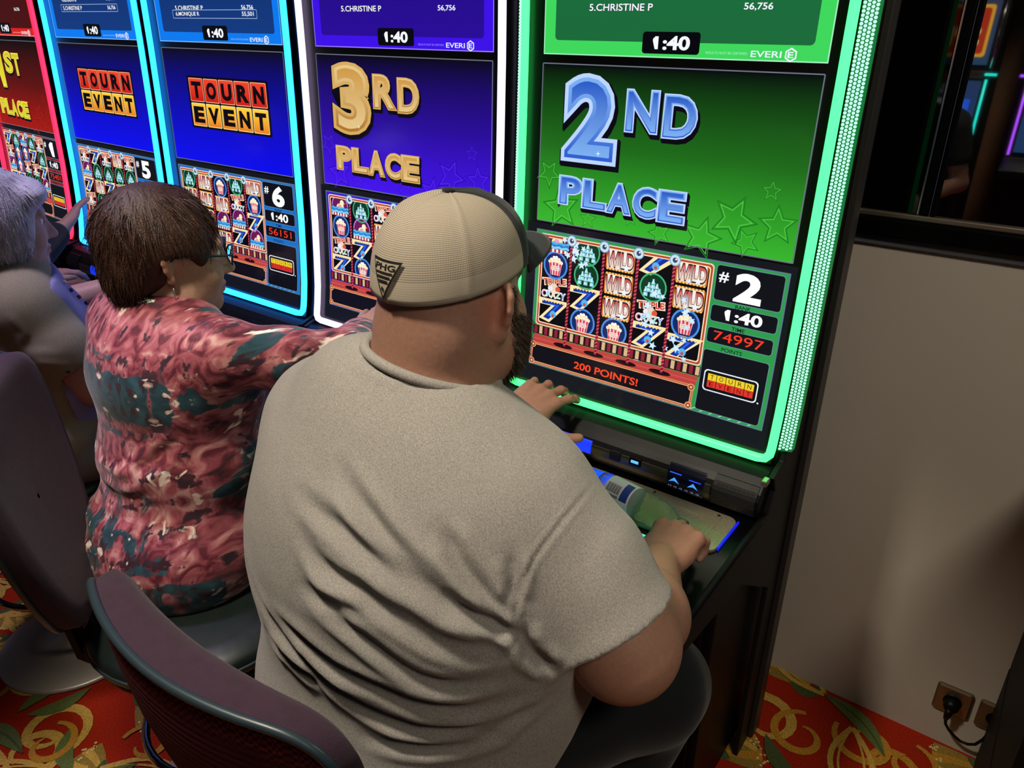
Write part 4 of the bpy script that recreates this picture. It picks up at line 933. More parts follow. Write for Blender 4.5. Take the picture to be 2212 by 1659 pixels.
FOLDS_MAN = [
    ([(-0.679, 0.555, 1.184), (-0.642, 0.543, 1.165), (-0.607, 0.537, 1.146), (-0.576, 0.534, 1.126), (-0.55, 0.536, 1.108), (-0.521, 0.541, 1.09), (-0.499, 0.549, 1.071), (-0.462, 0.569, 1.035), (-0.433, 0.592, 1.008)], 0.011, 0.0085),
    ([(-0.725, 0.525, 1.141), (-0.68, 0.518, 1.134), (-0.645, 0.517, 1.126), (-0.609, 0.517, 1.113), (-0.577, 0.521, 1.101), (-0.547, 0.527, 1.087), (-0.527, 0.533, 1.076), (-0.496, 0.545, 1.052), (-0.469, 0.562, 1.036), (-0.448, 0.58, 1.022)], 0.011, 0.008),
    ([(-0.524, 0.572, 1.145), (-0.508, 0.572, 1.129), (-0.495, 0.571, 1.112), (-0.467, 0.577, 1.073), (-0.449, 0.585, 1.044), (-0.437, 0.591, 1.024)], 0.01, 0.007),
    ([(-0.699, 0.501, 1.099), (-0.677, 0.496, 1.086), (-0.656, 0.494, 1.076), (-0.629, 0.495, 1.068), (-0.6, 0.499, 1.063), (-0.57, 0.505, 1.049), (-0.545, 0.511, 1.037), (-0.522, 0.519, 1.023), (-0.501, 0.528, 1.01), (-0.482, 0.541, 1), (-0.464, 0.556, 0.992), (-0.434, 0.587, 0.989)], 0.0105, 0.0075),
    ([(-0.692, 0.478, 1.026), (-0.652, 0.48, 1.024), (-0.622, 0.483, 1.016), (-0.59, 0.488, 1.001), (-0.561, 0.494, 0.984), (-0.538, 0.502, 0.969), (-0.517, 0.513, 0.955), (-0.494, 0.528, 0.946), (-0.476, 0.542, 0.943), (-0.44, 0.578, 0.947)], 0.0105, 0.007),
    ([(-0.758, 0.477, 0.956), (-0.723, 0.472, 0.955), (-0.689, 0.47, 0.952), (-0.657, 0.473, 0.94), (-0.627, 0.477, 0.931), (-0.595, 0.485, 0.926), (-0.57, 0.493, 0.921), (-0.521, 0.515, 0.905), (-0.471, 0.551, 0.897), (-0.427, 0.596, 0.909)], 0.0105, 0.007),
    ([(-0.842, 0.504, 0.982), (-0.801, 0.487, 0.955), (-0.757, 0.477, 0.938), (-0.719, 0.473, 0.928), (-0.687, 0.473, 0.918), (-0.655, 0.476, 0.901), (-0.623, 0.482, 0.881), (-0.592, 0.49, 0.87), (-0.559, 0.501, 0.863), (-0.53, 0.515, 0.856), (-0.502, 0.532, 0.854), (-0.454, 0.573, 0.854), (-0.426, 0.606, 0.868), (-0.405, 0.638, 0.883)], 0.0105, 0.007),
    ([(-0.598, 0.486, 0.821), (-0.56, 0.499, 0.822), (-0.521, 0.519, 0.823), (-0.48, 0.548, 0.829), (-0.445, 0.584, 0.84), (-0.421, 0.612, 0.871)], 0.01, 0.006),
    ([(-0.735, 0.651, 1.293), (-0.707, 0.645, 1.293), (-0.68, 0.642, 1.291), (-0.657, 0.643, 1.29), (-0.64, 0.645, 1.289)], 0.008, 0.004),
    ([(-0.491, 0.555, 1.07), (-0.471, 0.565, 1.05), (-0.455, 0.576, 1.034), (-0.439, 0.588, 1.019), (-0.428, 0.597, 1.008)], 0.008, 0.008),
    ([(-0.796, 0.491, 0.886), (-0.744, 0.479, 0.894), (-0.7, 0.475, 0.888), (-0.664, 0.476, 0.883)], 0.01, 0.007),
    ([(-0.555, 0.514, 1.063), (-0.521, 0.524, 1.04), (-0.491, 0.538, 1.021), (-0.466, 0.558, 1.009), (-0.437, 0.586, 1)], 0.009, 0.005),
    ([(-0.694, 0.483, 1.044), (-0.653, 0.482, 1.034), (-0.611, 0.489, 1.035), (-0.577, 0.496, 1.03)], 0.01, 0.005),
    ([(-0.426, 0.604, 1.025), (-0.421, 0.603, 1.002), (-0.413, 0.609, 0.981), (-0.4, 0.62, 0.961), (-0.388, 0.628, 0.949)], 0.01, 0.009),
    ([(-0.451, 0.615, 1.116), (-0.44, 0.611, 1.085), (-0.437, 0.602, 1.054)], 0.009, 0.004),
    ([(-0.425, 0.765, 1.146), (-0.418, 0.719, 1.147), (-0.419, 0.684, 1.138), (-0.423, 0.655, 1.121), (-0.429, 0.634, 1.103), (-0.431, 0.619, 1.083), (-0.433, 0.608, 1.06), (-0.433, 0.6, 1.037), (-0.43, 0.598, 1.015)], 0.0035, 0.0014)]
def sleeve(P, R, hem, n, arm, ar):
    """a short sleeve: cut at the hem, hollow round the arm"""
    return path(P, R, .03)+[cutp(hem, n), cap(np.array(hem)-nrm(n)*.012, np.array(hem)+nrm(n)*.06, ar*.96, ar*1.04, .004, 's')]
def grey_shirt():
    n1 = np.array(R_EL)-np.array(R_SH); n2 = np.array(L_EL)-np.array(L_SH)
    P = sleeve([R_SH, (-.438, .742, 1.02), (-.345, .737, .915)], [.086, .098, .106], (-.376, .7385, .950), (.093, -.003, -.115), R_EL, .086)
    V1, F1 = None, None
    P += inflate(torso, .012)+[cutp((-.69, .70, .655), (0, 0, -1)), cap((-.68, .742, 1.252), (-.68, .735, 1.40), .0895, .0895, .006, 's')]
    return P, n2
P_, n2 = grey_shirt()
P_ += [cap(L_SH, (-.930, .81, 1.085), .092, .090, .05), cap((-.930, .81, 1.085), (-.955, .89, 1.048), .090, .085, .03), cutp((-.966, .885, 1.05), n2, ((-1.2, .80, .9), (-.80, 1.15, 1.22)))]
V, F = sdf_surface(P_, .0045); V = relax(V, F, 2)
V = folds(V, F, FOLDS_MAN) if FOLDS_MAN else V
V = V+normals(V, F)*(.0016*vnoise(V, 38, 5)+.0009*vnoise(V, 90, 6))[:, None]
sh = mesh_obj('tshirt', V, F, M_heather, man, smooth=True); addto(sh, man)
ring = []
for k in range(40):
    a = 2*PI*k/40; ring.append((-.680+.0925*math.cos(a), .740+.0915*math.sin(a), 1.262-.028*math.sin(a)-.016*math.cos(a)))
m = MB(); m.tube(ring, .0075, 8, closed=True); addto(m.build('collar', M_heather, sh, smooth=True), man)
# trousers and shoes
tp = [ell((-.70, .64, .70), (.24, .19, .12))]+path([(-.58, .66, .665), (-.40, .95, .645), (-.40, 1.02, .60)], [.125, .098, .085], .04)+path([(-.40, 1.01, .60), (-.44, .90, .30), (-.44, .86, .09)], [.085, .065, .055], .03)
tp += path([(-.82, .66, .665), (-.95, .95, .645), (-.95, 1.02, .60)], [.125, .098, .085], .04)+path([(-.95, 1.01, .60), (-.92, .90, .30), (-.92, .86, .09)], [.085, .065, .055], .03)+[cutp((0, 0, .075), (0, 0, -1))]
V, F = sdf_surface(tp, .007); addto(mesh_obj('trousers', relax(V, F, 2)+normals(V, F)*(.004*vnoise(V, 30, 8))[:, None], F, M_navy, man, smooth=True), man)
for x in (-.44, -.92): shoe(x, .87, man)
# cap: mesh crown, dark front, brim, button, badge
CC = np.array((-.678, .783, 1.376)); CR = frame_of((.03, 1, 0), (0, 0, 1))
def cap_pt(a, h, ro=0.):      # a = angle from straight back, h = 0 rim .. 1 top
    t = h*PI/2; q = math.cos(t)**.78; z = math.sin(t)**.92
    fr = .5-.5*math.cos(a); zz = z*(.119+ro)-.004*(1-h)+.036*fr*(1-h)**1.5
    return CC+CR@np.array([math.sin(a)*(.0995+ro)*q, -math.cos(a)*(.119+ro)*q, zz])
def cap_grid(a0, a1, na, nh, h0=0., h1=1., ro=0.):
    V = []; F = []; U = []
    for i in range(na+1):
        for j in range(nh+1):
            a = a0+(a1-a0)*i/na; h = h0+(h1-h0)*j/nh; r = ro
            sm = abs(((a/(PI/3)+.5) % 1)-.5); r += .0016*math.exp(-(sm/.035)**2)
            V.append(cap_pt(a, h, r)); U.append((a*.11, h*.17))
    for i in range(na):
        for j in range(nh): F.append((i*(nh+1)+j, (i+1)*(nh+1)+j, (i+1)*(nh+1)+j+1, i*(nh+1)+j+1))
    return V, F, U
def mesh_cloth():
    m = mat('beige_cap_mesh', '#a2957c', .85, spec=.2); nt = m.node_tree; b = nt.nodes['Principled BSDF']; L = nt.links.new
    uv = nt.nodes.new('ShaderNodeUVMap'); sp = nt.nodes.new('ShaderNodeSeparateXYZ'); L(uv.outputs[0], sp.inputs[0])
    def mth(op, *a):
        n = nt.nodes.new('ShaderNodeMath'); n.operation = op
        for i, v in enumerate(a):
            if isinstance(v, (int, float)): n.inputs[i].default_value = v
            else: L(v, n.inputs[i])
        return n.outputs[0]
    u = mth('MULTIPLY', sp.outputs[0], 2*PI/.0044); v = mth('MULTIPLY', sp.outputs[1], 2*PI/.0052)
    s1 = mth('MULTIPLY', mth('SINE', u), mth('SINE', v)); hole = mth('GREATER_THAN', mth('ABSOLUTE', s1), .52)
    # the sewn band at the rim has small holes only
    band = mth('GREATER_THAN', sp.outputs[1], .024); h2 = mth('MULTIPLY', hole, mth('ADD', mth('MULTIPLY', band, .55), .30))
    mx = nt.nodes.new('ShaderNodeMix'); mx.data_type = 'RGBA'; mx.inputs[6].default_value = (*lin('#a69c8b'), 1); mx.inputs[7].default_value = (*lin('#4a4038'), 1); L(h2, mx.inputs[0]); L(mx.outputs[2], b.inputs['Base Color'])
    return m
capo = None
V, F, U = cap_grid(-1.98, 1.98, 90, 30); capo = mesh_obj('cap', V, F, mesh_cloth(), man, smooth=True, uv=U); addto(capo, man)
md = capo.modifiers.new('solid', 'SOLIDIFY'); md.thickness = .002; md.offset = -1
V, F, U = cap_grid(1.96, 2*PI-1.96, 50, 30, ro=.0006); M_capdark = cloth('charcoal_twill', '#1b1c20', '#232428', sc=500); addto(mesh_obj('front_panel', V, F, M_capdark, capo, smooth=True, uv=U), man)
V = []; F = []; nb_ = 24
for i in range(nb_+1):
    a = PI-1.02+2.04*i/nb_; p0 = cap_pt(a, .03, .001); s = (i/nb_-.5)*2
    for j in range(7):
        t = j/6; ext = .074*(1-abs(s)**2.6)+.004; d = CR@np.array([0, 1, -.10]); q = p0+d*ext*t; q[2] -= .016*s*s*t+.004*t; V.append(q)
for i in range(nb_):
    for j in range(6): F.append((i*7+j, (i+1)*7+j, (i+1)*7+j+1, i*7+j+1))
br = mesh_obj('brim', V, F, M_capdark, capo, smooth=True); md = br.modifiers.new('solid', 'SOLIDIFY'); md.thickness = .0035; md.offset = 0; addto(br, man)
m = MB(); m.ellipsoid(cap_pt(0, 1, .002), (.0085, .0085, .0045), 16, 8); addto(m.build('button', M_capdark, capo, smooth=True), man)
B = Art(); B.poly([(-.026, .0), (.026, .0), (0, -.040)], '#151312'); B.poly([(-.0215, -.0028), (.0215, -.0028), (0, -.0355)], '#9a8e7c')
B.text('PHG', -.0165, .0165, -.0105, -.0045, '#151312', off=.03, ref=0); B.rect(-.0135, .0135, -.0145, -.0122, '#1c1916'); B.rect(-.0105, .0105, -.0185, -.0162, '#1c1916'); B.rect(-.0075, .0075, -.0225, -.0202, '#1c1916'); B.poly([(0, -.0255), (.0022, -.0282), (0, -.0309), (-.0022, -.0282)], '#1c1916')
def badge(x, z, l):
    a = -.05+1.3*x/.118; p = cap_pt(a, .27+1.3*z/.20, .0035); n = nrm(p-(CC+np.array([0, 0, .02]))); return p+n*l
B.build('badge', PRINT, capo, badge, [-.03, -.02, -.01], [-.015, -.005, .005, .015], lift=.0003)
# beard: short hairs rooted on the jaw
BV, BF = sdf_surface(hp+[ell(HT(.046, .03, -.075), (.036, .05, .045), k=.03), ell(HT(-.046, .03, -.075), (.036, .05, .045), k=.03)], .0045); BN = normals(BV, BF)
lc = (BV-HC)@HR/1.02
msk = (lc[:, 1] > .030) & (lc[:, 2] > -.15) & (((lc[:, 2] < -.022-.25*np.maximum(lc[:, 1]-.05, 0)) & ~((np.abs(lc[:, 0]) < .028) & (lc[:, 2] > -.088) & (lc[:, 1] > .08))) | ((lc[:, 1] < .045) & (np.abs(lc[:, 0]) > .05) & (lc[:, 2] < .02)))
pk = rng.choice(np.nonzero(msk)[0], 9000); dn = BN[pk]*.75+HR@np.array([0, .35, -.75])+rng.normal(size=(9000, 3))*.22; dn /= np.linalg.norm(dn, axis=1, keepdims=True)
bd = strands('beard', BV[pk]+rng.normal(size=(9000, 3))*.0015, dn, .012, .0006, mat('brown_beard', '#3a2a1e', .6), man, droop=.3)
# left wrist bracelet and the ring
def band_at(a, b, r, w, name, mm, root, parent, seg=28, tube=None):
    a, b = Vector(a), Vector(b); t = (b-a).normalized(); u = t.orthogonal().normalized(); v = t.cross(u); m = MB()
    if tube: m.tube([a+(u*math.cos(2*PI*k/seg)+v*math.sin(2*PI*k/seg))*r for k in range(seg)], tube, 6, closed=True)
    else:
        P = []; n = seg
        for k in range(seg):
            c = u*math.cos(2*PI*k/seg)+v*math.sin(2*PI*k/seg); P += [a+c*r-t*w/2, a+c*(r+.002)-t*w/2, a+c*(r+.002)+t*w/2, a+c*r+t*w/2]
        m.add(P, [(4*k+j, 4*k+(j+1) % 4, 4*((k+1) % n)+(j+1) % 4, 4*((k+1) % n)+j) for k in range(n) for j in range(4)])
    o = m.build(name, mm, parent, smooth=bool(tube)); addto(o, root); return o
band_at((-.862, 1.178, .9373), L_EL, .039, 0, 'bracelet', M_chrome, man, man, tube=.0025)
settle(man)

# ---- shared builders for the other people
def hair_strands(name, V, F, crown, n, length, width, mm, parent, keep=None, down=.6, curv=4., cols=None):
    N = normals(V, F); idx = np.arange(len(V)) if keep is None else np.nonzero(keep(V))[0]
    pick = rng.choice(idx, n); p, nn = V[pick], N[pick]; d = p-np.array(crown)+np.array([0, 0, -down*.1]); d = d-nn*(d*nn).sum(1)[:, None]; d += np.array([0, 0, -.02])
    d /= np.maximum(np.linalg.norm(d, axis=1, keepdims=True), 1e-6); d = d+nn*.17+rng.normal(size=d.shape)*.18; d /= np.linalg.norm(d, axis=1, keepdims=True)
    return strands(name, p-nn*.002, d, length, width, mm, parent, nor=nn, curv=curv)
def hair_mat(name, c1, c2, rough=.55):
    return mat(name, c1, rough, spec=.4, noise=(90, .3, c2, (1, 1, .25)), bump=(260, .6, .003))
def seated(name_label, x, top_prims, body_prims, head, base, spots=()):
    r = empty('person', (x, .74, 0)); tag(r, name_label, 'person')
    skin_obj('body', body_prims, .0042, SKIN, r, 1, skin_cols(base, spots)); return r
def legs(x, y, mm, parent, w=.10, r=.088, spread=.10):
    P = [ell((x, y-.04, .69), (w+.095, .155, .10), k=.03)]
    for s in (-1, 1):
        P += path([(x+s*w, y-.02, .665), (x+s*(w+spread*.5), y+.22, .655), (x+s*(w+spread*.55), y+.27, .60)], [r+.015, r, r-.012], .03)+path([(x+s*(w+spread*.55), y+.265, .60), (x+s*w, y+.16, .30), (x+s*w, y+.12, .09)], [r-.012, .058, .048], .03)
    P.append(cutp((0, 0, .075), (0, 0, -1))); V, F = sdf_surface(P, .007); V = relax(V, F, 2)
    o = mesh_obj('trousers', V+normals(V, F)*(.003*vnoise(V, 35, 9))[:, None], F, mm, parent, smooth=True)
    for s in (-1, 1): shoe(x+s*w, y+.13, parent)
    return o

# ---- the woman in the floral blouse
X = -1.42
hp, HT2, HR2 = head_prims((X, .795, 1.283), (.40, .92, -.12), s=.98, ear_out=.002, flare=40)
sR, eR, wR = (X+.165, .775, 1.115), (X+.245, 1.00, 1.055), (X+.075, 1.235, 1.005)
sL, eL, wL = (X-.165, .765, 1.115), (X-.27, .97, .96), (X-.12, 1.17, .86)
tor2 = [ell((X, .70, .70), (.180, .155, .125)), ell((X, .745, .86), (.172, .145, .15), k=.05), ell((X, .74, 1.04), (.172, .12, .15), k=.05), cap((X-.145, .76, 1.118), (X+.145, .77, 1.115), .062, .062, .05), ell((X, .765, 1.15), (.105, .07, .06), k=.04), ell((X, .83, 1.0), (.14, .09, .09), k=.05)]
b2 = inflate(tor2, -.010)+hp+[cap((X, .765, 1.14), (X, .785, 1.25), .058, .054, .02), ell(HT2(.04, .03, -.07), (.034, .045, .04), k=.02)]
b2 += path([sR, (X+.215, .88, 1.085), eR, wR], [.05, .046, .040, .027], .02)+path([sL, (X-.23, .87, 1.03), eL, wL], [.05, .046, .040, .026], .02)
b2 += hand_prims(wR, (-.25, .93, .12), (.25, -.10, .95), True, .92, (6, 14, 12), 6)+hand_prims(wL, (.15, .98, -.02), (-.1, .02, 1), False, .92, (15, 25, 20), 5)
w2 = seated('person in a pink and teal floral blouse with short brown hair and glasses', X, None, b2, None, '#b08a76', [(HT2(0, .10, -.067), (.02, .012, .010), '#a0524c', .7), (HT2(.082, -.01, 0), (.02, .03, .04), '#b87868', .5)])
eyes(HT2, HR2, .98, w2)
def floral():
    m = bpy.data.materials.new('floral_blouse'); m.use_nodes = True; nt = m.node_tree; b = nt.nodes['Principled BSDF']; L = nt.links.new
    b.inputs['Roughness'].default_value = .62; b.inputs['Sheen Weight'].default_value = .15; b.inputs['Specular IOR Level'].default_value = .3
    tc = nt.nodes.new('ShaderNodeTexCoord'); sp = nt.nodes.new('ShaderNodeSeparateXYZ'); L(tc.outputs['Object'], sp.inputs[0])
    pp = nt.nodes.new('ShaderNodeMath'); pp.operation = 'PINGPONG'; pp.inputs[1].default_value = .058; L(sp.outputs[0], pp.inputs[0])
    pz = nt.nodes.new('ShaderNodeMath'); pz.operation = 'PINGPONG'; pz.inputs[1].default_value = .21; L(sp.outputs[2], pz.inputs[0])
    cb = nt.nodes.new('ShaderNodeCombineXYZ'); L(pp.outputs[0], cb.inputs[0]); L(sp.outputs[1], cb.inputs[1]); L(pz.outputs[0], cb.inputs[2])
    def noise(sc, det, dist, off):
        mp = nt.nodes.new('ShaderNodeMapping'); mp.inputs['Location'].default_value = off; mp.inputs['Scale'].default_value = (1.2, .3, .8); L(cb.outputs[0], mp.inputs[0])
        n = nt.nodes.new('ShaderNodeTexNoise'); n.inputs['Scale'].default_value = sc; n.inputs['Detail'].default_value = det; n.inputs['Distortion'].default_value = dist; L(mp.outputs[0], n.inputs['Vector']); return n.outputs['Fac']
    def ramp(f, stops):
        r = nt.nodes.new('ShaderNodeValToRGB'); e = r.color_ramp.elements
        while len(e) < len(stops): e.new(.5)
        for q, (p, c) in zip(e, stops): q.position = p; q.color = (*lin(c), 1)
        L(f, r.inputs[0]); return r.outputs[0]
    base = ramp(noise(36, 6, .9, (0, 0, 0)), [(.30, '#26121c'), (.40, '#66222f'), (.50, '#964a54'), (.58, '#ac686c'), (.68, '#c49a90')])
    teal = ramp(noise(28, 5, 1.4, (3, 1, 5)), [(.2, '#14262e'), (.5, '#234450'), (.8, '#3c6068')])
    def mixc(fac, a, c):
        x = nt.nodes.new('ShaderNodeMix'); x.data_type = 'RGBA'; L(fac, x.inputs[0]); L(a, x.inputs[6]); L(c, x.inputs[7]); return x.outputs[2]
    tm = ramp(noise(16, 4, 1.1, (7, 2, 1)), [(.51, '#000000'), (.56, '#ffffff')])
    cm = ramp(noise(34, 3, .7, (1, 9, 4)), [(.62, '#000000'), (.68, '#ffffff')]); cream = ramp(noise(40, 2, 0, (5, 5, 5)), [(.3, '#e8c8b8'), (.7, '#f0e4d8')])
    dm = ramp(noise(40, 5, .4, (8, 3, 2)), [(.58, '#000000'), (.63, '#ffffff')]); dark = ramp(noise(50, 2, 0, (2, 2, 2)), [(.3, '#2a1822'), (.7, '#40222e')])
    c = mixc(cm, mixc(dm, mixc(tm, base, teal), dark), cream); L(c, b.inputs['Base Color'])
    return m
P = inflate(tor2, .012)+[ell((X, .70, .655), (.212, .190, .15), k=.05)]
P += path([sR, (X+.215, .88, 1.085), eR, tuple(np.array(eR)*.35+np.array(wR)*.65)], [.066, .060, .055, .050], .03)+path([sL, (X-.23, .87, 1.03), eL, tuple(np.array(eL)*.35+np.array(wL)*.65)], [.066, .060, .055, .050], .03)
P += [cutp((X, .7, .588), (0, 0, -1))]
V, F = sdf_surface(P, .0052); V = relax(V, F, 2)
FOLDS_W2 = [([(X-.20, .60, .93), (X-.10, .575, .885), (X+.02, .575, .875), (X+.15, .60, .90)], .012, .007), ([(X-.21, .62, .86), (X-.12, .57, .82), (X, .55, .80), (X+.12, .58, .82)], .014, .008), ([(X-.2, .60, .80), (X-.1, .55, .75), (X+.02, .54, .73)], .012, .006),
            ([(X+.16, .66, .98), (X+.10, .63, .92), (X-.0, .60, .84)], .012, .006), ([(X-.16, .66, 1.0), (X-.13, .63, .9), (X-.15, .6, .8)], .010, .005)]
V = folds(V, F, FOLDS_W2); V = V+normals(V, F)*(.0022*vnoise(V, 34, 12)+.0012*vnoise(V, 80, 13))[:, None]
bl = mesh_obj('blouse', V, F, floral(), w2, smooth=True)
# speckled neckband
ring = [(X+.066*math.cos(2*PI*k/36), .772+.062*math.sin(2*PI*k/36), 1.196-.016*math.sin(2*PI*k/36)) for k in range(36)]
m = MB(); m.tube(ring, .0085, 8, closed=True); m.build('neckband', mat('speckled_band', '#e0dccf', .7, noise=(240, .04, '#141414')), bl, smooth=True)
legs(X, .75, M_navy, w2, w=.085)
H2 = hair_mat('brown_hair', '#22120b', '#44281a')
hc = np.array(HT2(0, -.022, .034))
P = [ell(hc, (.094, .112, .104), HR2), ell(HT2(0, -.07, -.035), (.076, .052, .062), HR2, .03), ell(HT2(.058, .0, .02), (.034, .062, .05), HR2, .03), ell(HT2(-.058, .0, .02), (.034, .062, .05), HR2, .03),
     ell(HT2(0, .105, -.03), (.075, .062, .085), HR2, .014, 's'), ell(HT2(.094, .018, -.032), (.036, .046, .050), HR2, .012, 's'), ell(HT2(-.094, .018, -.035), (.03, .040, .046), HR2, .012, 's')]
V, F = sdf_surface(P, .004); V = relax(V, F, 1); V = V+normals(V, F)*(.0022*vnoise(V*np.array([1, 1, .4]), 130, 21))[:, None]
hr = mesh_obj('hair', V, F, H2, w2, smooth=True)
hair_strands('hair_wisps', V, F, HT2(0, -.05, .14), 9500, .040, .0010, H2, hr, lambda V: ~((((V-np.array(HT2(0, 0, 0)))@HR2[:, 0]) > .045) & (((V-np.array(HT2(0, 0, 0)))@HR2[:, 1]) > -.05) & (((V-np.array(HT2(0, 0, 0)))@HR2[:, 2]) < .045)), curv=6.)
# glasses
gl = MB(); gm = mat('dark_teal_frame', '#0d2a2c', .25)
def lens(sx): return [HT2(sx*(.034)+.026*math.cos(2*PI*k/24), .118-.006*abs(math.cos(2*PI*k/24)), .004+.020*math.sin(2*PI*k/24)) for k in range(24)]
for s in (-1, 1): gl.tube(lens(s), .0021, 6, closed=True); gl.tube([HT2(s*.060, .112, .010), HT2(s*.074, .095, .012), HT2(s*.081, .04, .012), HT2(s*.083, .0, .010), HT2(s*.084, -.012, .0)], .0022, 6)
gl.tube([HT2(-.009, .119, .008), HT2(0, .122, .011), HT2(.009, .119, .008)], .0018, 6); go = gl.build('glasses', gm, w2, smooth=True)
for s in (-1, 1):
    m = MB(); m.add([tuple(q) for q in lens(s)], [tuple(range(24))]); m.build('lens', mat('clear_lens', '#ffffff', .02, trans=1, ior=1.2), go)
# drop earring
ep = HT2(.086, -.004, -.048); m = MB(); m.tube([ep, ep-np.array([0, 0, .026])], .0013, 6); m.tube([(ep[0], ep[1]+.0065*math.cos(a*PI/8), ep[2]-.033+.0065*math.sin(a*PI/8)) for a in range(16)], .0016, 6, closed=True); m.ellipsoid((ep[0], ep[1], ep[2]-.044), (.003, .003, .003), 8, 6); m.build('earring', M_chrome, w2, smooth=True)
band_at(np.array(wR)+(np.array(eR)-np.array(wR))*.10, eR, .030, 0, 'bracelet', M_chrome, w2, w2, tube=.0018)
settle(w2)

# ---- the white haired woman in the khaki shirt
X = -2.11
hp, HT1, HR1 = head_prims((X, .765, 1.250), (.26, .97, -.12), s=.98)
sR, eR, wR = (X+.125, .725, 1.055), (X+.205, .805, .860), (X+.12, 1.06, .845)
sL, eL, wL = (X-.165, .765, 1.075), (X-.215, .93, .945), (X-.115, 1.11, .990)
tor1 = [ell((X, .69, .70), (.20, .165, .12)), ell((X, .75, .84), (.195, .165, .14), k=.05), ell((X-.01, .75, .99), (.165, .128, .145), k=.05), cap((X-.145, .76, 1.08), (X+.105, .735, 1.07), .060, .060, .05), ell((X, .765, 1.11), (.10, .07, .06), k=.04), ell((X-.01, .81, .95), (.14, .09, .09), k=.05)]
b1 = inflate(tor1, -.010)+hp+[cap((X, .755, 1.10), (X, .77, 1.21), .056, .052, .02), ell(HT1(.042, .03, -.07), (.034, .045, .04), k=.02)]
b1 += path([sR, (X+.172, .762, .96), eR], [.056, .058, .050], .02)+path([eR, wR], [.048, .028], .02)+path([sL, (X-.205, .84, .99), eL], [.056, .054, .046], .02)+path([eL, wL], [.045, .028], .02)
b1 += hand_prims(wR, (-.2, .97, .0), (-.1, .02, 1), True, .92, (15, 25, 20), 5)+hand_prims(wL, (.12, .97, -.10), (.05, .12, 1), False, .92, (10, 22, 18), 6)
w1 = seated('person with white hair, khaki shirt and bead necklace, seen in profile at the left', X, None, b1, None, '#b98f80', [(HT1(0, .10, -.067), (.02, .012, .010), '#a85a55', .7)])
eyes(HT1, HR1, .98, w1, '#4a5a66')
nR = np.array(eR)-np.array(sR)
P = sleeve([sR, (X+.172, .762, .96), (X+.198, .795, .885)], [.064, .068, .072], (X+.190, .783, .912), nR, eR, .066)
P += inflate(tor1, .013)+[ell((X, .70, .73), (.215, .18, .10), k=.04), cutp((X, .7, .64), (0, 0, -1))]
nL = np.array(eL)-np.array(sL); P += [cap(sL, (X-.215, .82, .98), .07, .072, .04), cutp((X-.21, .81, .99), nL, ((X-.4, .6, .8), (X-.15, 1.0, 1.1)))]
V, F = sdf_surface(P, .0055); V = relax(V, F, 2)
V = folds(V, F, [([(X+.12, .60, 1.02), (X+.20, .66, .98), (X+.26, .72, .97)], .010, .006), ([(X+.13, .59, .97), (X+.22, .68, .94), (X+.27, .74, .93)], .010, .006), ([(X+.06, .60, 1.05), (X+.1, .59, .95), (X+.12, .57, .85)], .012, .006), ([(X+.18, .66, 1.09), (X+.20, .68, 1.03), (X+.15, .63, .95)], .006, .004)])
V = V+normals(V, F)*(.0022*vnoise(V, 34, 32)+.001*vnoise(V, 90, 33))[:, None]
ks = mesh_obj('shirt', V, F, M_khaki, w1, smooth=True)
ring = [(X+.062*math.cos(2*PI*k/36), .765+.060*math.sin(2*PI*k/36), 1.145-.022*math.sin(2*PI*k/36)) for k in range(36)]
m = MB(); m.tube(ring, .011, 8, closed=True); m.build('collar', M_khaki, ks, smooth=True)
m = MB()
for k in range(3): m.ellipsoid((X+.246-.004*k, .738+.008*k, .930+.018*k), (.004, .005, .005), 8, 6)
m.build('sleeve_buttons', mat('dark_button', '#2a241c', .4), ks, smooth=True)
legs(X, .70, M_lav, w1, spread=.16)
H1 = hair_mat('white_hair', '#cfcbd2', '#aba6b0', .45)
P = [ell(HT1(0, -.020, .034), (.094, .112, .103), HR1), ell(HT1(0, -.065, -.05), (.086, .058, .070), HR1, .03), ell(HT1(.066, .005, -.02), (.032, .062, .075), HR1, .03), ell(HT1(-.066, .005, -.02), (.032, .062, .075), HR1, .03), ell(HT1(.03, .075, .075), (.055, .035, .028), HR1, .03), ell(HT1(-.03, .075, .075), (.055, .035, .028), HR1, .03),
     ell(HT1(0, .112, -.03), (.078, .062, .085), HR1, .014, 's')]
V, F = sdf_surface(P, .0045); V = relax(V, F, 1); V = V+normals(V, F)*(.0025*vnoise(V*np.array([1, 1, .35]), 140, 41))[:, None]
hr = mesh_obj('hair', V, F, H1, w1, smooth=True); hair_strands('hair_wisps', V, F, HT1(0, -.03, .14), 8000, .044, .0011, H1, hr, lambda V: ((V-np.array(HT1(0, 0, 0)))@HR1[:, 1]) < .055, curv=7.)
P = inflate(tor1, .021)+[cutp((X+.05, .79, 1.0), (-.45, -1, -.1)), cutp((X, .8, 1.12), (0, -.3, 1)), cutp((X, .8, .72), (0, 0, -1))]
V, F = sdf_surface(P, .006); TV, TF = V, F; mesh_obj('top', relax(V, F, 1), F, cloth('lilac_lit_top', '#8a84b4', '#9690be', sc=300), w1, smooth=True)  # lilac cast of the blue screens put into this top's base colour
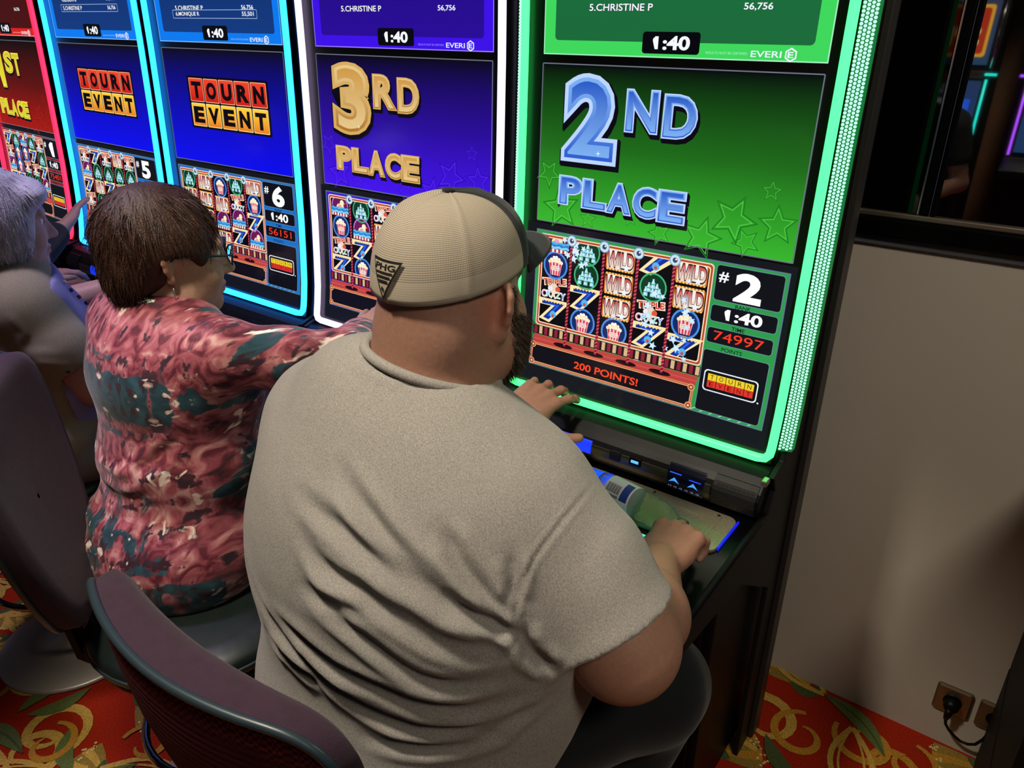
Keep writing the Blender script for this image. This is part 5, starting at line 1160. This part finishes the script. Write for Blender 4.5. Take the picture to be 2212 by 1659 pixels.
# bead necklace hanging over the chest
from mathutils.bvhtree import BVHTree
tree = BVHTree.FromPolygons(TV.tolist(), TF.tolist())
pts = []
for k in range(31):
    t = (k/30-.5)*2; p = Vector((X+.082*t+.02, 1.4, 1.10-.20*(1-t*t))); h = tree.ray_cast(p, Vector((0, -1, 0)))[0]; pts.append(np.array([p.x, (h.y if h else .86)+.003, p.z]))
nk = None; cs = ['#a01c1c', '#1c3a6a', '#c8c4b8', '#5a1414']
for q, c in enumerate(cs):
    m = MB()
    for k, p in enumerate(pts):
        if k % 4 == q: m.ellipsoid(p, (.0055,)*3, 10, 7)
    o = m.build('necklace_beads', mat('bead_'+c[1:], c, .2), nk or w1, smooth=True); nk = nk or o
band_at(np.array(wL)+(np.array(eL)-np.array(wL))*.12, eL, .031, .020, 'wrist_watch', M_gloss, w1, w1)
settle(w1)

# ---- the player beyond, whose black sleeve and hand reach the screen
X = -2.83
hp, HT4, HR4 = head_prims((X, .79, 1.29), (0, 1, -.1), s=1.0)
sR, eR, wR = (X+.175, .78, 1.10), (X+.215, 1.0, 1.0), (X+.035, 1.20, 1.045)
sL, eL, wL = (X-.175, .77, 1.10), (X-.27, .96, .95), (X-.12, 1.16, .86)
tor4 = [ell((X, .69, .70), (.20, .16, .12)), ell((X, .74, .86), (.18, .14, .15), k=.05), ell((X, .74, 1.03), (.18, .12, .15), k=.05), cap((X-.15, .77, 1.11), (X+.15, .77, 1.11), .062, .062, .05), ell((X, .77, 1.14), (.10, .07, .06), k=.04)]
b4 = inflate(tor4, -.010)+hp+[cap((X, .77, 1.13), (X, .78, 1.25), .056, .054, .02)]+path([sR, (X+.21, .89, 1.06), eR, wR], [.05, .048, .042, .028], .02)+path([sL, (X-.235, .87, 1.03), eL, wL], [.05, .048, .042, .028], .02)
b4 += hand_prims(wR, (-.35, .75, .42), (-.35, -.52, .75), True, 1.0, (-4, 10, 12), 13)+hand_prims(wL, (.15, .98, -.02), (-.1, .02, 1), False, .95, (15, 25, 20), 5)
p4 = seated('person in a black long sleeve top reaching a hand to the screen of rank #5', X, None, b4, None, '#b08572', [])
eyes(HT4, HR4, 1.0, p4)
P = inflate(tor4, .011)+[ell((X, .70, .73), (.215, .175, .10), k=.04)]+path([sR, (X+.21, .89, 1.06), eR, tuple(np.array(eR)*.18+np.array(wR)*.82)], [.064, .058, .054, .044], .03)+path([sL, (X-.235, .87, 1.03), eL, tuple(np.array(eL)*.2+np.array(wL)*.8)], [.064, .058, .054, .042], .03)+[cutp((X, .7, .64), (0, 0, -1))]
V, F = sdf_surface(P, .007); V = relax(V, F, 2); mesh_obj('sweater', V+normals(V, F)*(.002*vnoise(V, 40, 51))[:, None], F, M_blackcloth, p4, smooth=True)
legs(X, .70, M_navy, p4)
P = [ell(HT4(0, -.020, .034), (.090, .110, .102), HR4), ell(HT4(0, -.06, -.03), (.08, .055, .06), HR4, .03), ell(HT4(0, .108, -.03), (.078, .062, .088), HR4, .014, 's')]
V, F = sdf_surface(P, .006); mesh_obj('hair', relax(V, F, 1), F, hair_mat('grey_brown_hair', '#5a4a3e', '#7a685a'), p4, smooth=True)
settle(p4)

# ---- a bystander, behind the players, seen in the wall mirror
X, Y = -.735, -.62
hp, HT5, HR5 = head_prims((X, Y+.02, 1.60), (0, 1, 0), s=1.0)
sR, eR, wR = (X+.19, Y, 1.38), (X+.25, Y-.04, 1.10), (X+.10, Y+.18, 1.02)
sL, eL, wL = (X-.19, Y, 1.38), (X-.25, Y-.04, 1.10), (X-.10, Y+.18, 1.00)
tor5 = [ell((X, Y, .95), (.175, .125, .13)), ell((X, Y+.01, 1.12), (.165, .125, .16), k=.05), ell((X, Y, 1.28), (.18, .12, .15), k=.05), cap((X-.16, Y, 1.40), (X+.16, Y, 1.40), .062, .062, .05), ell((X, Y, 1.43), (.10, .065, .06), k=.04)]
b5 = inflate(tor5, -.010)+hp+[cap((X, Y, 1.42), (X, Y+.01, 1.55), .058, .056, .02)]+path([sR, eR, wR], [.052, .044, .028], .02)+path([sL, eL, wL], [.052, .044, .028], .02)
b5 += hand_prims(wR, (-.8, .6, .0), (0, .4, .9), True, 1.0, (20, 30, 20), 4)+hand_prims(wL, (.8, .6, .0), (0, .4, .9), False, 1.0, (20, 30, 20), 4)
p5 = empty('person', (X, Y, 0)); tag(p5, 'person standing behind the players in a dark tee, seen in the wall mirror', 'person')
skin_obj('body', b5, .006, SKIN, p5, 1, skin_cols('#a87866', [])); eyes(HT5, HR5, 1.0, p5)
P = sleeve([sR, tuple(np.array(sR)*.45+np.array(eR)*.55)], [.07, .068], tuple(np.array(sR)*.55+np.array(eR)*.45), np.array(eR)-np.array(sR), eR, .054)+sleeve([sL, tuple(np.array(sL)*.45+np.array(eL)*.55)], [.07, .068], tuple(np.array(sL)*.55+np.array(eL)*.45), np.array(eL)-np.array(sL), eL, .054) if False else []
P = inflate(tor5, .012)+path([sR, tuple(np.array(sR)*.5+np.array(eR)*.5)], [.068, .064], .03)+path([sL, tuple(np.array(sL)*.5+np.array(eL)*.5)], [.068, .064], .03)+[cutp((X, Y, .90), (0, 0, -1))]
V, F = sdf_surface(P, .007); mesh_obj('shirt', relax(V, F, 2), F, mat('charcoal_tee', '#2a2a2c', .9), p5, smooth=True)
P = [ell((X, Y, .92), (.175, .125, .10), k=.03)]
for s in (-1, 1): P += path([(X+s*.09, Y, .88), (X+s*.10, Y+.01, .48), (X+s*.10, Y, .09)], [.095, .065, .05], .03)
V, F = sdf_surface(P+[cutp((0, 0, .075), (0, 0, -1))], .008); mesh_obj('trousers', relax(V, F, 2), F, M_tan, p5, smooth=True)
for s in (-1, 1): shoe(X+s*.10, Y, p5)
P = [ell(HT5(0, -.020, .036), (.086, .106, .100), HR5), ell(HT5(0, .108, -.03), (.078, .062, .088), HR5, .014, 's')]
V, F = sdf_surface(P, .006); mesh_obj('hair', relax(V, F, 1), F, mat('grey_brown_hair', '#5a4a3e'), p5, smooth=True)
settle(p5); p5.scale = (.95, .95, .92)

# ------------------------------------------------------------------ bottle lying on the console
bt = empty('water_bottle', (-.555, 1.196, .828)); bt.rotation_euler = (0, 0, math.atan2(-.031, .177)); tag(bt, 'clear plastic bottle with white label lying on the console beside the right hand', 'bottle')
M_clear = mat('clear_plastic', '#f4f8f8', .02, trans=1, ior=1.12, bump=(170, 1.0, .004))
pr = [(.012, -.105), (.027, -.100), (.0305, -.090), (.0305, -.035), (.0285, -.03), (.0305, -.025), (.0305, .02), (.0285, .027), (.030, .034), (.029, .05), (.024, .068), (.016, .083), (.0125, .09), (.0125, .098)]
m = MB(); m.lathe(pr, 32, axis='x'); m.build('shell', M_clear, bt, smooth=True)
m = MB(); m.lathe([(.0309, -.075), (.0312, -.074), (.0312, -.012), (.0309, -.011)], 32, axis='x'); lb = m.build('label', mat('white_label', '#c8ccd2', .45), bt, smooth=True)
A = Art()
for k in range(16): A.rect(-.070+.0022*k, -.070+.0022*k+(.0007, .0014, .001)[k % 3], .55, 1.15, '#101014')
A.rect(-.032, -.014, .3, 1.6, '#1c3a8c'); 
for k in range(3): A.rect(-.070, -.036, .30+.06*k, .325+.06*k, '#303038')
A.build('label_print', PRINT, lb, lambda x, z, l: (x, -math.cos(z)*(.0314+l), math.sin(z)*(.0314+l)), [.5, .7, .9, 1.1, 1.3, 1.5], lift=.00005)
m = MB(); m.lathe([(.0138, .090), (.0142, .091), (.0142, .106), (.012, .108)], 24, axis='x'); m.build('screw_cap', mat('frosted_cap', '#5a6060', .3, trans=.5), bt, smooth=True)

# ------------------------------------------------------------------ the bank of machines opposite, seen in the wall mirror
def far_machine(x, y, label, hue, pic):
    e = empty('slot_machine', (x, y, 0)); tag(e, label, 'slot machine', 'slot machines reflected in the wall mirror')
    m = MB(); m.prism_x([(.28, .0), (.28, .68), (.42, .74), (.42, .80), (.24, .86), (.16, 1.36), (.12, 1.40), (.04, 1.98), (-.25, 1.98), (-.25, 0)], -.30, .30); m.build('cabinet_body', M_black, e, bevel=.008)
    for z0, z1, y0, y1, sc in ((.90, 1.34, .236, .166, 'lower_screen'), (1.44, 1.94, .119, .050, 'upper_screen')):
        A = Art()
        if sc == 'lower_screen':
            A.rect(-.25, .25, z0, z1, grad(z0, '#26406e', z1, '#2c3f6a')); A.text('CREDIT', -.10, .02, z1-.05, z1-.03, '#f2e6c0'); A.text('20.20', -.10, .02, z1-.085, z1-.06, '#f2e6c0')
            for k in range(3):
                for q in range(2): A.rr(-.21+.14*k, -.11+.14*k, z0+.06+.15*q, z0+.17+.15*q, .01, ('#e8682a', '#2a5ae0', '#f0e8e0')[(k+q) % 3]); A.disc(-.16+.14*k, z0+.115+.15*q, .03, ('#ffd060', '#e04030', '#3060d0')[(k+2*q) % 3])
        else:
            A.rect(-.25, .25, z0, z1, grad(z0, '#2a4a6a', z1, '#3a3a52')); A.rr(-.22, .22, z0+.05, z1-.12, .02, '#e0a030'); A.rr(-.20, .20, z0+.07, z1-.14, .02, '#b0301c'); A.text('SPIN', -.16, .16, z0+.12, z0+.24, '#f0d080', off=.02, ref=0); A.text('25', -.13, .13, z1-.10, z1-.03, '#e8e8f0', off=.02, ref=0)
        A.build(sc, ART, e, lambda x_, z_, l, a=(z0, z1, y0, y1): (-x_, a[2]+(a[3]-a[2])*(z_-a[0])/(a[1]-a[0])+.004+l, z_), lift=.0004)
    for s, c in ((-1, '#b050ff'), (1, '#20e0d0')):
        m = MB(); m.tube([(s*.275, .244, .88), (s*.275, .172, 1.35)], .008, 8); m.build('edge_light', neon_mat(c[1:], c, 1.6), e, smooth=True)
        m = MB(); m.tube([(s*.275, .125, 1.42), (s*.275, .052, 1.95)], .008, 8); m.build('edge_light', M_chrome, e, smooth=True)
        m = MB(); m.box(*sorted((s*.26, s*.33)), .15, .19, 1.375, 1.39); m.build('side_lamp', neon_mat(c[1:], c, 1.6), e)
    m = MB()
    for k in range(5): m.ellipsoid((-.12+.06*k, .40, .803), (.02, .015, .006), 10, 6)
    m.build('button_row', neon_mat('amber', '#ffd060', 1.0), e, smooth=True)
    return e
far_machine(-1.02, -3.1, 'far slot machine opposite with a blue lower screen, seen in the mirror', 0, 0)
far_machine(-.22, -3.1, 'far slot machine opposite at the mirror\'s right edge', 0, 0)
m = MB(); m.box(-3, 2, -3.62, -3.52, 0, CEIL); struct(m.build('wall_rear', mat('brown_panelling', '#4a3020')))

# ------------------------------------------------------------------ ceiling light fittings out of view, some for added fill spots
for i, (x, y, c, p, tg) in enumerate(LAMPS):
    e = empty('downlight_or_fill', (x, y, CEIL-.03)); tag(e, 'round unseen ceiling light, some of the set added as fill', 'ceiling light', 'ceiling downlights')
    m = MB(); m.lathe([(.075, .03), (.075, .018), (.055, .015), (.05, .03)], 28); m.build('trim_ring', M_chrome, e, smooth=True)
    m = MB(); m.lathe([(.050, .026), (.048, .024), (.001, .024)], 24); m.build('diffuser', mat('warm_diffuser', '#202020', .4, emit='#ffe0b0', es=6), e)
